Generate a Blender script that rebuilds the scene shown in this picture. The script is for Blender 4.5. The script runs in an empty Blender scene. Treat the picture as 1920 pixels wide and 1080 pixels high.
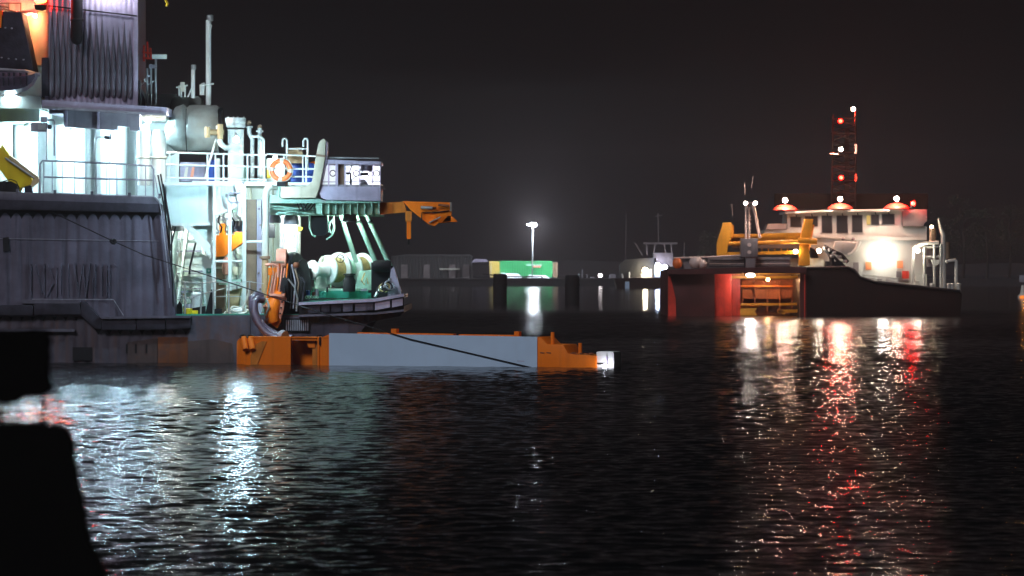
import bpy, bmesh, math, random
from mathutils import Vector, Matrix, noise as mnoise
R = math.radians
random.seed(7)
scene = bpy.context.scene
COL = scene.collection

# ------------------------------------------------------------------ camera, sky, sun, exposure
F = 8000.0      # focal length in photograph pixels (1920 wide)
HC = 3.2        # eye height above the water, metres
HY = 500.0      # photograph row of the horizon
cam_d = bpy.data.cameras.new('camera')
cam = bpy.data.objects.new('camera', cam_d); COL.objects.link(cam)
cam.location = (0, 0, HC); cam.rotation_euler = (R(90), 0, 0)
cam_d.sensor_width = 36.0; cam_d.lens = 36.0 * F / 1920.0
cam_d.shift_y = -(540.0 - HY) / 1920.0
cam_d.clip_start = 0.5; cam_d.clip_end = 6000
cam_d.dof.use_dof = True; cam_d.dof.focus_distance = 142.0; cam_d.dof.aperture_fstop = 3.6
scene.camera = cam

SUN_EL, SUN_AZ = 38.0, -28.0    # dim, high, from behind the camera and a little to its left
world = bpy.data.worlds.new('World'); scene.world = world; world.use_nodes = True
nt = world.node_tree; nt.nodes.clear()
wo = nt.nodes.new('ShaderNodeOutputWorld'); bg = nt.nodes.new('ShaderNodeBackground')
sky = nt.nodes.new('ShaderNodeTexSky'); sky.sky_type = 'NISHITA'; sky.sun_disc = False
sky.sun_elevation = R(SUN_EL); sky.sun_rotation = R(180 + SUN_AZ); sky.dust_density = 4
bw = nt.nodes.new('ShaderNodeRGBToBW'); mul = nt.nodes.new('ShaderNodeMix'); mul.data_type = 'RGBA'; mul.blend_type = 'MULTIPLY'
mul.inputs['Factor'].default_value = 1.0; mul.inputs['B'].default_value = (1.0, 0.85, 0.90, 1)   # night cloud: city-glow grey
nt.links.new(sky.outputs[0], bw.inputs[0]); nt.links.new(bw.outputs[0], mul.inputs['A'])
nt.links.new(mul.outputs['Result'], bg.inputs['Color']); bg.inputs['Strength'].default_value = 0.0009
nt.links.new(bg.outputs[0], wo.inputs[0])

sun_d = bpy.data.lights.new('sun', 'SUN'); sun_d.energy = 1.25; sun_d.angle = R(14); sun_d.color = (0.88, 0.90, 1.0)
sun = bpy.data.objects.new('sun', sun_d); COL.objects.link(sun)
sd = Vector((math.sin(R(SUN_AZ)) * math.cos(R(SUN_EL)), -math.cos(R(SUN_AZ)) * math.cos(R(SUN_EL)), math.sin(R(SUN_EL))))
sun.rotation_euler = sd.to_track_quat('Z', 'Y').to_euler(); sun.location = (0, -20, 40)

scene.view_settings.view_transform = 'Standard'; scene.view_settings.look = 'None'
scene.view_settings.exposure = 0.0; scene.view_settings.gamma = 1.0
scene.render.engine = 'CYCLES'
cy = scene.cycles
cy.use_denoising = True; cy.denoiser = 'OPENIMAGEDENOISE'
cy.max_bounces = 6; cy.diffuse_bounces = 2; cy.glossy_bounces = 3; cy.transmission_bounces = 4; cy.volume_bounces = 0; cy.transparent_max_bounces = 8
cy.sample_clamp_direct = 150; cy.sample_clamp_indirect = 6
cy.caustics_reflective = False; cy.caustics_refractive = False
cy.volume_step_rate = 5
scene.render.film_transparent = False

# ------------------------------------------------------------------ helpers
def PX(px, Y): return (px - 960.0) * Y / F
def PZ(py, Y): return HC - (py - HY) * Y / F
def P(px, py, Y): return Vector((PX(px, Y), Y, PZ(py, Y)))

class MB:
    def __init__(s): s.v = []; s.f = []
    def add(s, vs, fs):
        b = len(s.v); s.v += [Vector(q) for q in vs]; s.f += [tuple(i + b for i in q) for q in fs]; return s
    def box(s, x0, x1, y0, y1, z0, z1):
        if x0 > x1: x0, x1 = x1, x0
        if z0 > z1: z0, z1 = z1, z0
        v = [(x, y, z) for x in (x0, x1) for y in (y0, y1) for z in (z0, z1)]
        return s.add(v, [(0,1,3,2),(4,6,7,5),(0,4,5,1),(2,3,7,6),(0,2,6,4),(1,5,7,3)])
    def pbox(s, a, b, c, d, Y, dY): # pixel rectangle (left, top, right, bottom) of the front face at depth Y
        return s.box(PX(a, Y), PX(c, Y), Y, Y + dY, PZ(d, Y), PZ(b, Y))
    def prism(s, pts, Y, dY):
        n = len(pts); v = [P(a, b, Y) for a, b in pts]; v += [q + Vector((0, dY, 0)) for q in v]
        return s.add(v, [tuple(range(n))] + [tuple(range(2*n-1, n-1, -1))] + [(i, (i+1) % n, n + (i+1) % n, n + i) for i in range(n)])
    def loft(s, rings, closed=True, caps=True):
        n = len(rings[0]); v = [q for r in rings for q in r]; f = []
        for k in range(len(rings) - 1):
            for i in range(n if closed else n - 1):
                j = (i + 1) % n; f.append((k*n+i, k*n+j, (k+1)*n+j, (k+1)*n+i))
        if caps: f += [tuple(range(n)), tuple(range(len(v)-1, len(v)-n-1, -1))]
        return s.add(v, f)
    def tube(s, pts, r, seg=8, caps=True):
        pts = [Vector(p) for p in pts]; rs = r if isinstance(r, (list, tuple)) else [r] * len(pts)
        t = (pts[1] - pts[0]).normalized()
        u = t.orthogonal().normalized(); rings = []
        for i, p in enumerate(pts):
            if i == 0: d = pts[1] - pts[0]
            elif i == len(pts) - 1: d = pts[-1] - pts[-2]
            else: d = (pts[i+1] - p).normalized() + (p - pts[i-1]).normalized()
            if d.length < 1e-9: d = t
            t = d.normalized(); u = (u - t * u.dot(t)).normalized(); w = t.cross(u)
            rings.append([p + (u * math.cos(2*math.pi*k/seg) + w * math.sin(2*math.pi*k/seg)) * rs[i] for k in range(seg)])
        return s.loft(rings, True, caps)
    def ptube(s, pts, r, seg=8): return s.tube([P(*q) for q in pts], r, seg)
    def lathe(s, p, ax, prof, seg=20): # prof: (distance along axis, radius)
        ax = Vector(ax).normalized(); u = ax.orthogonal().normalized(); w = ax.cross(u); p = Vector(p)
        return s.loft([[p + ax*t + (u*math.cos(2*math.pi*k/seg) + w*math.sin(2*math.pi*k/seg))*max(r, 1e-4) for k in range(seg)] for t, r in prof])
    def torus(s, c, ax, Rr, r, n=28, m=8, a0=0, a1=360):
        c = Vector(c); ax = Vector(ax).normalized(); u = ax.orthogonal().normalized(); w = ax.cross(u); full = (a1 - a0) >= 360
        cnt = n if full else n + 1; rings = []
        for i in range(cnt):
            a = R(a0 + (a1 - a0) * i / n); d = u*math.cos(a) + w*math.sin(a)
            rings.append([c + d*(Rr + r*math.cos(2*math.pi*k/m)) + ax*(r*math.sin(2*math.pi*k/m)) for k in range(m)])
        if full: rings.append(rings[0])
        return s.loft(rings, True, not full)
    def ball(s, c, r, seg=12, sq=(1,1,1)):
        c = Vector(c); n = max(4, seg // 2)
        rings = [[c + Vector((r*sq[0]*math.sin(math.pi*i/n)*math.cos(2*math.pi*k/seg), r*sq[1]*math.sin(math.pi*i/n)*math.sin(2*math.pi*k/seg), r*sq[2]*math.cos(math.pi*i/n)))
                  for k in range(seg)] for i in range(1, n)]
        b = len(s.v); s.loft(rings, True, True); return s
    def beam(s, a, b, w, h): # square bar between two points; w across, h up
        a = Vector(a); b = Vector(b); t = (b - a).normalized()
        up = Vector((0, 0, 1)) if abs(t.z) < .9 else Vector((0, 1, 0))
        x = t.cross(up).normalized() * w / 2; y = x.cross(t).normalized() * h / 2
        rings = [[p - x - y, p + x - y, p + x + y, p - x + y] for p in (a, b)]
        return s.loft(rings)
    def corrugate(s, px0, px1, top, bot, Y, amp, period, sharp=False, steps=8, rows=1):
        xs = []; x = px0
        while x < px1 + 1e-6: xs.append(x); x += period / steps
        rings = []
        for x in xs:
            ph = (x / period) % 1.0
            o = (1 - abs(2*ph - 1)) if sharp else abs(math.sin(math.pi * ph)) ** .8
            t, b = top(x), bot(x)
            rings.append([P(x, t + (b - t) * k / rows, Y) + Vector((0, -amp * o, 0)) for k in range(rows + 1)])
        n = rows + 1; v = [q for r in rings for q in r]
        return s.add(v, [(k*n+i, k*n+i+1, (k+1)*n+i+1, (k+1)*n+i) for k in range(len(rings)-1) for i in range(rows)])

ORG = {}
def tag(o, label=None, cat=None, group=None, kind=None):
    if label: o['label'] = label
    if cat: o['category'] = cat
    if group: o['group'] = group
    if kind: o['kind'] = kind
    return o
def thing(name, label, cat, at, group=None):
    o = bpy.data.objects.new(name, None); COL.objects.link(o); o.location = at; o.empty_display_size = .2
    ORG[o.name] = Vector(at); return tag(o, label, cat, group)
def obj(name, mb, mat, parent=None, origin=None, smooth=True, bevel=0):
    org = ORG[parent.name] if parent is not None else Vector(origin if origin is not None else (sum((q.x for q in mb.v))/len(mb.v), sum((q.y for q in mb.v))/len(mb.v), min(q.z for q in mb.v)))
    me = bpy.data.meshes.new(name); me.from_pydata([q - org for q in mb.v], [], mb.f)
    bm = bmesh.new(); bm.from_mesh(me); bmesh.ops.recalc_face_normals(bm, faces=bm.faces)
    if bevel:
        bmesh.ops.bevel(bm, geom=[e for e in bm.edges if len(e.link_faces) == 2 and e.calc_face_angle(0) > .6], offset=bevel, segments=2, affect='EDGES', profile=.6)
    bm.to_mesh(me); bm.free()
    if smooth: me.shade_smooth(); me.set_sharp_from_angle(angle=R(38))
    me.materials.append(mat)
    o = bpy.data.objects.new(name, me); COL.objects.link(o); ORG[o.name] = org
    if parent is not None: o.parent = parent
    else: o.location = org
    return o
def solo(name, mb, mat, label, cat, group=None, **k): return tag(obj(name, mb, mat, **k), label, cat, group)
def copy_of(o, d, parent=None):
    c = o.copy(); COL.objects.link(c); c.parent = parent if parent is not None else o.parent; c.location = o.location + Vector(d); ORG[c.name] = ORG[o.name]; return c

# ------------------------------------------------------------------ materials
MATS = {}
def paint(name, col, rough=.45, var=.18, scale=1.2, streak=0.0, scol=(.12,.06,.03), metal=0.0, bump=.15, spec=.5, patch=0.0, pcol=(.1,.05,.03), pscale=.9):
    m = bpy.data.materials.new(name); m.use_nodes = True; n = m.node_tree.nodes; l = m.node_tree.links; b = n['Principled BSDF']
    tc = n.new('ShaderNodeTexCoord')
    nz = n.new('ShaderNodeTexNoise'); nz.inputs['Scale'].default_value = scale; nz.inputs['Detail'].default_value = 7; nz.inputs['Roughness'].default_value = .62
    l.new(tc.outputs['Object'], nz.inputs['Vector'])
    rp = n.new('ShaderNodeValToRGB'); rp.color_ramp.elements[0].position = .3; rp.color_ramp.elements[1].position = .72
    rp.color_ramp.elements[0].color = (*[c*(1-var) for c in col], 1); rp.color_ramp.elements[1].color = (*[min(.95, c*(1+var)) for c in col], 1)
    l.new(nz.outputs['Fac'], rp.inputs[0]); out = rp.outputs[0]
    def mixin(fac, c, amt):
        nonlocal out
        mu = n.new('ShaderNodeMath'); mu.operation = 'MULTIPLY'; mu.inputs[1].default_value = amt; l.new(fac, mu.inputs[0])
        mx = n.new('ShaderNodeMix'); mx.data_type = 'RGBA'; l.new(mu.outputs[0], mx.inputs['Factor']); l.new(out, mx.inputs['A']); mx.inputs['B'].default_value = (*c, 1)
        out = mx.outputs['Result']
    if streak > 0:
        mp = n.new('ShaderNodeMapping'); mp.inputs['Scale'].default_value = (5.5, 5.5, .35); l.new(tc.outputs['Object'], mp.inputs[0])
        s2 = n.new('ShaderNodeTexNoise'); s2.inputs['Scale'].default_value = 1.0; s2.inputs['Detail'].default_value = 5; l.new(mp.outputs[0], s2.inputs['Vector'])
        r2 = n.new('ShaderNodeValToRGB'); r2.color_ramp.elements[0].position = .5; r2.color_ramp.elements[1].position = .74; l.new(s2.outputs['Fac'], r2.inputs[0])
        mixin(r2.outputs[0], scol, streak)
    if patch > 0:
        s3 = n.new('ShaderNodeTexNoise'); s3.inputs['Scale'].default_value = pscale; s3.inputs['Detail'].default_value = 9; s3.inputs['Roughness'].default_value = .7; l.new(tc.outputs['Object'], s3.inputs['Vector'])
        r3 = n.new('ShaderNodeValToRGB'); r3.color_ramp.elements[0].position = .54; r3.color_ramp.elements[1].position = .66; l.new(s3.outputs['Fac'], r3.inputs[0])
        mixin(r3.outputs[0], pcol, patch)
    l.new(out, b.inputs['Base Color'])
    mr = n.new('ShaderNodeMapRange'); mr.inputs['To Min'].default_value = max(.05, rough-.15); mr.inputs['To Max'].default_value = min(1, rough+.2); l.new(nz.outputs['Fac'], mr.inputs[0]); l.new(mr.outputs[0], b.inputs['Roughness'])
    b.inputs['Metallic'].default_value = metal; b.inputs['Specular IOR Level'].default_value = spec
    if bump > 0:
        nb = n.new('ShaderNodeTexNoise'); nb.inputs['Scale'].default_value = 6; nb.inputs['Detail'].default_value = 4; l.new(tc.outputs['Object'], nb.inputs['Vector'])
        bp = n.new('ShaderNodeBump'); bp.inputs['Strength'].default_value = bump; bp.inputs['Distance'].default_value = .03; l.new(nb.outputs['Fac'], bp.inputs['Height']); l.new(bp.outputs[0], b.inputs['Normal'])
    MATS[name] = m; return m
def glow(name, col, strength):
    m = bpy.data.materials.new(name); m.use_nodes = True; b = m.node_tree.nodes['Principled BSDF']
    b.inputs['Base Color'].default_value = (.02,.02,.02,1); b.inputs['Emission Color'].default_value = (*col, 1); b.inputs['Emission Strength'].default_value = strength
    return m

HULL = paint('hull_paint', (.108,.096,.132), .5, .5, .55, .75, (.034,.03,.042), patch=.5, pcol=(.055,.045,.055), pscale=.35, bump=.35, spec=.22)
HULLR = paint('hull_boot_paint', (.085,.073,.092), .5, .35, .8, .45, (.13,.06,.035), patch=.85, pcol=(.12,.045,.022), pscale=.28, bump=.4, spec=.25)
DARK = paint('rubber_black', (.035,.031,.042), .75, .5, 2, .4, (.015,.013,.018), bump=.5, spec=.12)
BLACK = paint('dark_steel', (.012,.011,.013), .6, .3, 2, spec=.2)
CAP = paint('bulwark_cap_paint', (.10,.09,.12), .5, .4, 2, .4, (.04,.035,.045))
WHITE = paint('white_ship_paint', (.72,.77,.74), .4, .07, 1, .25, (.5,.46,.36))
CREAM = paint('cream_ship_paint', (.62,.62,.54), .4, .1, 1, .25, (.42,.34,.22))
PALEG = paint('pale_green_paint', (.64,.77,.73), .4, .1, 1, .2, (.42,.45,.36))
GREEN = paint('green_deck_paint', (.03,.27,.19), .35, .3, 1.5, patch=.3, pcol=(.06,.12,.09))
LGREEN = paint('light_green_steel', (.34,.58,.46), .5, .2, 2, .25, (.18,.2,.15))
GREY = paint('grey_steel', (.30,.29,.33), .4, .25, 1.5, .5, (.13,.12,.14))
LAV = paint('weathered_grey_plate', (.42,.38,.50), .38, .25, 1.5, .5, (.22,.2,.26))
CASING = paint('dark_casing', (.125,.11,.14), .45, .3, 1, .6, (.05,.045,.055), bump=.25)
SILVER = paint('galvanised_steel', (.5,.52,.52), .35, .2, 3, metal=.6)
TARP = paint('canvas_cover', (.30,.33,.30), .75, .25, 1.4, .25, (.16,.18,.16), bump=.5)
BEIGE = paint('beige_paint', (.55,.52,.40), .45, .2, 1, .5, (.28,.22,.13))
BROWN = paint('brown_primer', (.24,.16,.10), .6, .35, 1.2, .5, (.12,.08,.05))
TAN = paint('tan_paint', (.50,.36,.19), .55, .2, 1.5, .3, (.25,.16,.08))
ORANGE = paint('orange_paint', (.98,.205,.010), .45, .1, 1.2, .25, (.4,.09,.012), spec=.2)
SALMON = paint('salmon_primer', (.74,.30,.20), .5, .25, 1.5, .35, (.3,.1,.06))
DORANGE = paint('dull_orange_paint', (.60,.19,.015), .5, .3, 1.2, .5, (.2,.09,.02))
YELLOW = paint('yellow_paint', (.78,.56,.02), .35, .12, 1.4, .2, (.4,.25,.03))
GOLD = paint('amber_paint', (.75,.36,.03), .45, .2, 1, .3, (.4,.18,.03))
BLUEP = paint('pale_blue_plate', (.50,.66,.84), .5, .05, .8, .12, (.42,.5,.6), bump=.1)
BLUE = paint('blue_plastic', (.03,.09,.42), .3, .15, 2)
LIFE = paint('lifebuoy_orange', (.78,.16,.03), .45, .1, 3)
ROPE = paint('drum_rope', (.38,.30,.12), .8, .4, 6, bump=.8)
HOSE = paint('hose_rubber', (.10,.075,.11), .3, .3, 3)
RED = paint('red_paint', (.68,.045,.022), .45, .3, 1, .4, (.2,.02,.015))
MAROON = paint('dark_red_hull', (.075,.014,.012), .5, .4, .6, .5, (.02,.007,.007))
RUSTY = paint('rust_brown', (.24,.075,.028), .6, .4, .8, .5, (.08,.03,.015))
FHULL = paint('far_hull_dark', (.016,.0075,.0065), .6, .4, .4, .5, (.035,.01,.006), spec=.15)
FCREAM = paint('far_cream_paint', (.46,.45,.41), .45, .12, .6, .25, (.4,.33,.22))
FGREY = paint('far_grey', (.20,.17,.17), .5, .3, .8, .4, (.1,.08,.08))
FYEL = paint('far_yellow', (.84,.33,.02), .45, .2, .8, .25, (.4,.2,.03))
PINK = paint('mast_paint', (.66,.5,.44), .45, .15, 1)
GLASS = paint('window_glass', (.02,.022,.025), .08, .2, 1, bump=0)
CONT = paint('green_container', (.045,.34,.12), .45, .12, .5, .15, (.05,.25,.1))
CONTY = paint('yellow_container', (.55,.42,.10), .5, .15, .5)
SNOW = paint('white_tarpaulin', (.7,.75,.78), .7, .1, 1)
CONC = paint('quay_concrete', (.018,.018,.02), .8, .3, .3)
SHED = paint('shed_cladding', (.055,.055,.055), .6, .3, .2, .4, (.05,.05,.05))
PILE = paint('pile_black', (.006,.0055,.006), .8, .3, 1)
FORE = paint('tarred_timber', (.0035,.0032,.003), .9, .3, 3, spec=.1)
RUSTP = paint('rust_primer', (.155,.052,.02), .6, .45, 1.0, .8, (.07,.04,.035), spec=.2, patch=.6, pcol=(.075,.05,.05), pscale=.9)
BOOTB = paint('boot_brown', (.075,.052,.05), .6, .4, .8, .6, (.04,.025,.02), spec=.2, patch=.5, pcol=(.11,.045,.025), pscale=.8)
DOME = paint('dome_red', (.85,.055,.035), .5, .1, 1)
DARKM = paint('mast_black', (.0035,.0018,.0018), .8, .2, 1, spec=.1)
LEAF = paint('dark_foliage', (.03,.04,.02), .8, .4, 1)
BARK = paint('bark', (.04,.03,.025), .9, .3, 1)
CURT = paint('red_curtain', (.55,.17,.06), .8, .2, 2)

def lamp(name, label, cat, at, I, r, col, ax=(0,-1,0), housing=None, back=.5, group=None, squash=(1,1,1), seg=12, hood=None):
    """a lamp: emitting bulb of radius r that gives off I watts per steradian, in a small housing at its back"""
    at = Vector(at); t = thing(name, label, cat, at - Vector((0,0,r)), group)
    b = MB().ball(at, r, seg, squash); obj('bulb', b, glow('lit_' + name, col, I / (math.pi * r * r)), t)
    if hood is not None: # added hood, keeps the bulb's light off the water and out of view
        rr = r*2.0; ang = [math.pi + math.pi*k/8 for k in range(9)]; rings = [[at + Vector((math.cos(a)*rr*1.3*s_, math.sin(a)*rr*s_, z)) for a in ang] for z, s_ in ((r*2.2,.9),(r*.5,1.1),(-r*2.0,1.25))]
        h = MB().loft([[*q, *[Vector(p_) + Vector((0,.012,0)) for p_ in reversed(q)]] for q in rings]); obj('hood', h, hood, t)
    if housing is not None:
        ax = Vector(ax).normalized()
        h = MB().lathe(at - ax * r * 2.2, ax, [(0, r*.5), (r*.3, r*1.15), (r*1.25, r*1.35), (r*1.25, r*1.2)], 12); obj('housing', h, housing, t)
    return t
def railing(name, label, Y, posts, rails, mat, pr=.022, rr=.02, group=None):
    x0 = posts[0]; t = thing(name, label, 'railing', P(x0[0], x0[2], Y), group)
    for a in posts:
        obj('post', MB().ptube([(a[0], a[1], Y), (a[0] if len(a) < 4 else a[3], a[2], Y)], pr, 6), mat, t)
    for r_ in rails: obj('rail', MB().ptube([(q[0], q[1], Y) for q in r_], rr, 6), mat, t)
    return t
# ------------------------------------------------------------------ water: a fan of real ripples out to 340 m, a flat sheet round and beyond it
import numpy as np
def slick(Y, X): # smooth bands lying across the ruffled water
    y = Y + 7*np.sin(X*.045 + 1.0) + 4*np.sin(X*.13 + Y*.02)
    ys = [0, 146, 156, 186, 197, 290, 318, 345]; vs = [1, 1, .55, .5, 1.1, .9, .2, 0.0]
    return np.interp(y, ys, vs)
def make_water():
    rs = np.random.RandomState(11); ys = [34.0]
    while ys[-1] < 345: ys.append(ys[-1] * 1.00112)
    Yv = np.array(ys); NC = 420; u = np.linspace(-.15, .15, NC)
    Y = np.repeat(Yv[:, None], NC, 1); X = Y * u[None, :]; D = Y * .00112
    Z = np.zeros_like(X); K = 64
    for i in range(K):
        lam = .15 * (1.25 / .15) ** (i / (K - 1)); th = R(90) + rs.normal(0, .5); k_ = 2*np.pi/lam
        s_ = WAVE_SLOPE * math.sqrt(2.0 / K) * (1.25 if .25 < lam < .7 else .8)
        fade = np.clip((lam / (2.2 * D)) - .5, 0, 1)
        Z += fade * (s_/k_) * np.sin(k_*(X*math.cos(th) + Y*math.sin(th)) + rs.uniform(0, 6.283))
    gust = .8 + .25*np.sin(X*.11 + Y*.05 + 2*np.sin(Y*.03)) + .15*np.sin(X*.31 - Y*.09)
    Z *= gust * slick(Y, X)
    nr = len(Yv); co = np.stack([X, Y, Z], -1).reshape(-1, 3)
    i0 = (np.arange(nr-1)[:, None]*NC + np.arange(NC-1)[None, :]).reshape(-1)
    q = np.stack([i0, i0+1, i0+NC+1, i0+NC], -1)
    base = len(co); flat = np.array([(-650,-55,-.06),(650,-55,-.06),(650,1130,-.06),(-650,1130,-.06)], float)
    co = np.concatenate([co, flat]); q = np.concatenate([q, np.array([[base, base+1, base+2, base+3]])])
    me = bpy.data.meshes.new('water'); me.vertices.add(len(co)); me.vertices.foreach_set('co', co.astype(np.float32).ravel())
    me.loops.add(q.size); me.loops.foreach_set('vertex_index', q.astype(np.int32).ravel()); me.polygons.add(len(q)); me.polygons.foreach_set('loop_start', (np.arange(len(q))*4).astype(np.int32))
    me.update(calc_edges=True); me.validate(); me.shade_smooth(); return me
WAVE_SLOPE = .17
def water_material():
    m = bpy.data.materials.new('harbour_water'); m.use_nodes = True; n = m.node_tree.nodes; l = m.node_tree.links; b = n['Principled BSDF']
    b.inputs['Base Color'].default_value = (.003,.0045,.005,1); b.inputs['Roughness'].default_value = .05; b.inputs['IOR'].default_value = 1.333
    g = n.new('ShaderNodeNewGeometry')
    sx = n.new('ShaderNodeSeparateXYZ'); l.new(g.outputs['Position'], sx.inputs[0])
    mr = n.new('ShaderNodeMapRange'); mr.inputs['From Max'].default_value = 800; l.new(sx.outputs['Y'], mr.inputs[0])
    rp = n.new('ShaderNodeValToRGB'); e = rp.color_ramp.elements; e[0].position = 0; e[0].color = (.05,)*3 + (1,); e[1].position = 1; e[1].color = (.07,)*3 + (1,)
    for y_, v_ in ((60,.05),(100,.08),(146,.12),(157,.10),(184,.10),(198,.17),(290,.16),(320,.08)): q = e.new(y_/800); q.color = (v_,)*3 + (1,)   # micro-ripples: fine chop, smoother in the slicks
    l.new(mr.outputs[0], rp.inputs[0]); l.new(rp.outputs[0], b.inputs['Roughness'])
    mp = n.new('ShaderNodeMapping'); mp.inputs['Scale'].default_value = (.8, 1, 1); l.new(g.outputs['Position'], mp.inputs[0])
    t = n.new('ShaderNodeTexNoise'); t.inputs['Scale'].default_value = 8; t.inputs['Detail'].default_value = 3; l.new(mp.outputs[0], t.inputs['Vector'])
    bp = n.new('ShaderNodeBump'); bp.inputs['Distance'].default_value = .02; bp.inputs['Strength'].default_value = .55; l.new(t.outputs['Fac'], bp.inputs['Height']); l.new(bp.outputs[0], b.inputs['Normal'])
    return m
wme = make_water(); wme.materials.append(water_material()); wo_ = bpy.data.objects.new('water', wme); COL.objects.link(wo_)
tag(wo_, 'dark rippled harbour water full of light streaks', kind='structure')

# far quay, a low dark sheet of land with a wall at the water, and a low bank behind
FQ = 727.0
k = MB().box(-600, 610, FQ, 1110, -.9, 1.15); tag(obj('quay', k, CONC), 'dark low quay on the far side of the harbour', kind='structure')
k = MB(); rng = random.Random(3); xs = [-630 + 14*i for i in range(91)]
rings = [[Vector((x, 1060, -.8)), Vector((x, 1062, 3.2 + 2.6*mnoise.noise((x*.03, 1, 0)) + rng.uniform(0, .9))), Vector((x, 1105, -.8))] for x in xs]
k.loft(rings); tag(obj('far_bank', k, PILE, smooth=False), 'dark low bank beyond the quay', kind='structure')

# ------------------------------------------------------------------ NEAR SHIP (dredger, stern towards the frame's middle)
N = 142.0
ship = thing('dredger_ship', 'large dark-hulled dredger with floodlit white superstructure and fluted casing', 'ship', (PX(200, N), N, 0))
def sp(name, mb, mat, parent=None, **k): return obj(name, mb, mat, parent if parent is not None else ship, **k)

# hull body
h = MB()
prof = [(-90, 592),(330, 592),(566, 590),(700, 582),(757, 574),(757, 586),(748, 591),(705, 600),(690, 606),(679, 618),(671, 640),(664, 700),(-90, 700)]
h.prism(prof, N + .1, 12); hull = sp('hull', h, HULLR)
up = MB().prism([(-90, 372),(303, 384),(330, 592),(-90, 592)], N + .12, 1.2); fore = sp('raised_side', up, HULL)
edge = lambda x: 399 + x*.012 + 13*(1 - abs(math.sin(math.pi*x/20.5))**.7) if x <= 304 else 402 + (x - 304) * 7.6
scal = lambda y0, p: (lambda x: y0 + 10*(1 - abs(math.sin(math.pi*x/p))**.8))
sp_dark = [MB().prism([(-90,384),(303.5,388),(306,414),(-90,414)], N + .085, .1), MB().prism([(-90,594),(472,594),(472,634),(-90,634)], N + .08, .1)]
for q_ in sp_dark: obj('shade_strip', q_, BLACK, fore)  # black strips colour in the shade under both fenders
c = MB().corrugate(-90, 329, edge, lambda x: 594, N + .06, .024, 20.5, steps=8, rows=2); sp('side_plating', c, HULL, fore)
c = MB().corrugate(-90, 470, lambda x: (616 if x > 178 else 590) + 13*(1 - abs(math.sin(math.pi*x/20.5))**.8) if x < 360 else 594, lambda x: 702, N + .06, .04, 20.5, steps=8); sp('lower_plating', c, HULLR, hull)
c = MB().corrugate(535, 700, lambda x: 588 - (x-535)*.03, lambda x: 640, N + .06, .06, 22, sharp=True, steps=6); 
c = MB().corrugate(470, 655, lambda x: 594, lambda x: 700, N + .085, .012, 24, steps=6); sp('stern_plating', c, HULL, hull)
c = MB().corrugate(566, 752, lambda x: 590 - (x-566)*.045, lambda x: 603 - max(0, (x-700)*.21), N + .09, .09, 21, sharp=True, steps=6); sp('stern_gusset_plating', c, HULL, hull)
# weld seams on the raised side, and faint welded strokes of an old name
sw = MB().ptube([(-80, 446, N), (298, 452, N + .01)], .008, 6); sp('weld_seam', sw, GREY, fore)
sw = MB().ptube([(60, 561, N - .01), (213, 562, N - .01), (232, 592, N - .01)], .012, 6); sp('weld_seam', sw, GREY, fore)
for x, y0, y1, x2 in ((58,494,556,58),(66,496,548,78),(83,493,556,83),(88,495,520,100),(88,556,530,100),(106,500,556,106),(114,494,552,114),(128,494,556,128),(140,492,556,147),(154,494,556,147),(155,494,556,161),(168,492,556,161),(174,520,556,174),(178,494,552,178),(191,494,554,191),(200,494,556,200),(206,496,556,206),(213,494,500,219)):
    sp('welded_stroke', MB().ptube([(x, y0, N - .005), (x2, y1, N - .005)], .022, 5), HULL, fore)
# top fender and cap
t = MB().prism([(-90, 371),(303, 382),(304, 399),(-90, 391)], N - .22, .3); fd = sp('upper_fender', t, DARK, bevel=.06)
t = MB().prism([(-90, 356),(288, 369),(300, 383),(-90, 372)], N - .2, .9); sp('bulwark_cap', t, CAP, bevel=.03)
for x in (-40, 30, 100, 170, 240, 296):
    sp('cap_cleat', MB().pbox(x, 353 + x*.034, x + 5, 362 + x*.034, N - .2, .12), CAP)
# lower fender in sections
for pts in ([(-90,572),(62,572),(62,592),(-90,592)], [(63,568),(150,569),(152,590),(63,591)], [(152,566),(160,566),(190,598),(190,617),(178,617),(150,590)], [(190,598),(255,597),(255,619),(190,619)], [(256,597),(310,596),(310,618),(256,619)], [(311,596),(356,596),(358,616),(311,618)]):
    sp('lower_fender_section', MB().prism(pts, N - .22, .34), DARK, bevel=.05)
sp('lower_fender_cap', MB().prism([(40,562),(150,564),(150,569),(40,569)], N - .2, .4), CAP)
sp('lower_fender_cap', MB().prism([(186,594),(356,592),(356,596),(190,598)], N - .3, .4), CAP)
sp('doubler_plate', MB().pbox(296, 632, 352, 700, N - .015, .05), RUSTP)
sp('doubler_plate', MB().prism([(352.5,640),(400,636),(436,644),(440,700),(352.5,700)], N - .005, .05), BOOTB)
sp('doubler_plate', MB().prism([(238,642),(295,634),(295,700),(240,700)], N - .008, .04), BOOTB)
sp('hawse_opening', MB().pbox(136, 651, 172, 676, N - .03, .1), BLACK)
sp('discharge_port', MB().prism([(5,446),(16,444),(18,470),(6,472)], N - .02, .1), BLACK)
sp('bilge_plate', MB().pbox(-90, 617, 140, 622, N - .12, .2), CAP)
for x in (236, 253, 273): sp('draught_mark', MB().pbox(x, 645, x + 3, 662, N - .03, .06), BLACK)
# louvred grille on the stern side
g = MB().pbox(533, 597, 581, 623, N + .02, .06); gr = sp('vent_grille', g, BLACK, hull)
for i in range(11): sp('grille_slat', MB().pbox(536 + i*4, 600, 538 + i*4, 620, N - .02, .06), GREY, gr)
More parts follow.
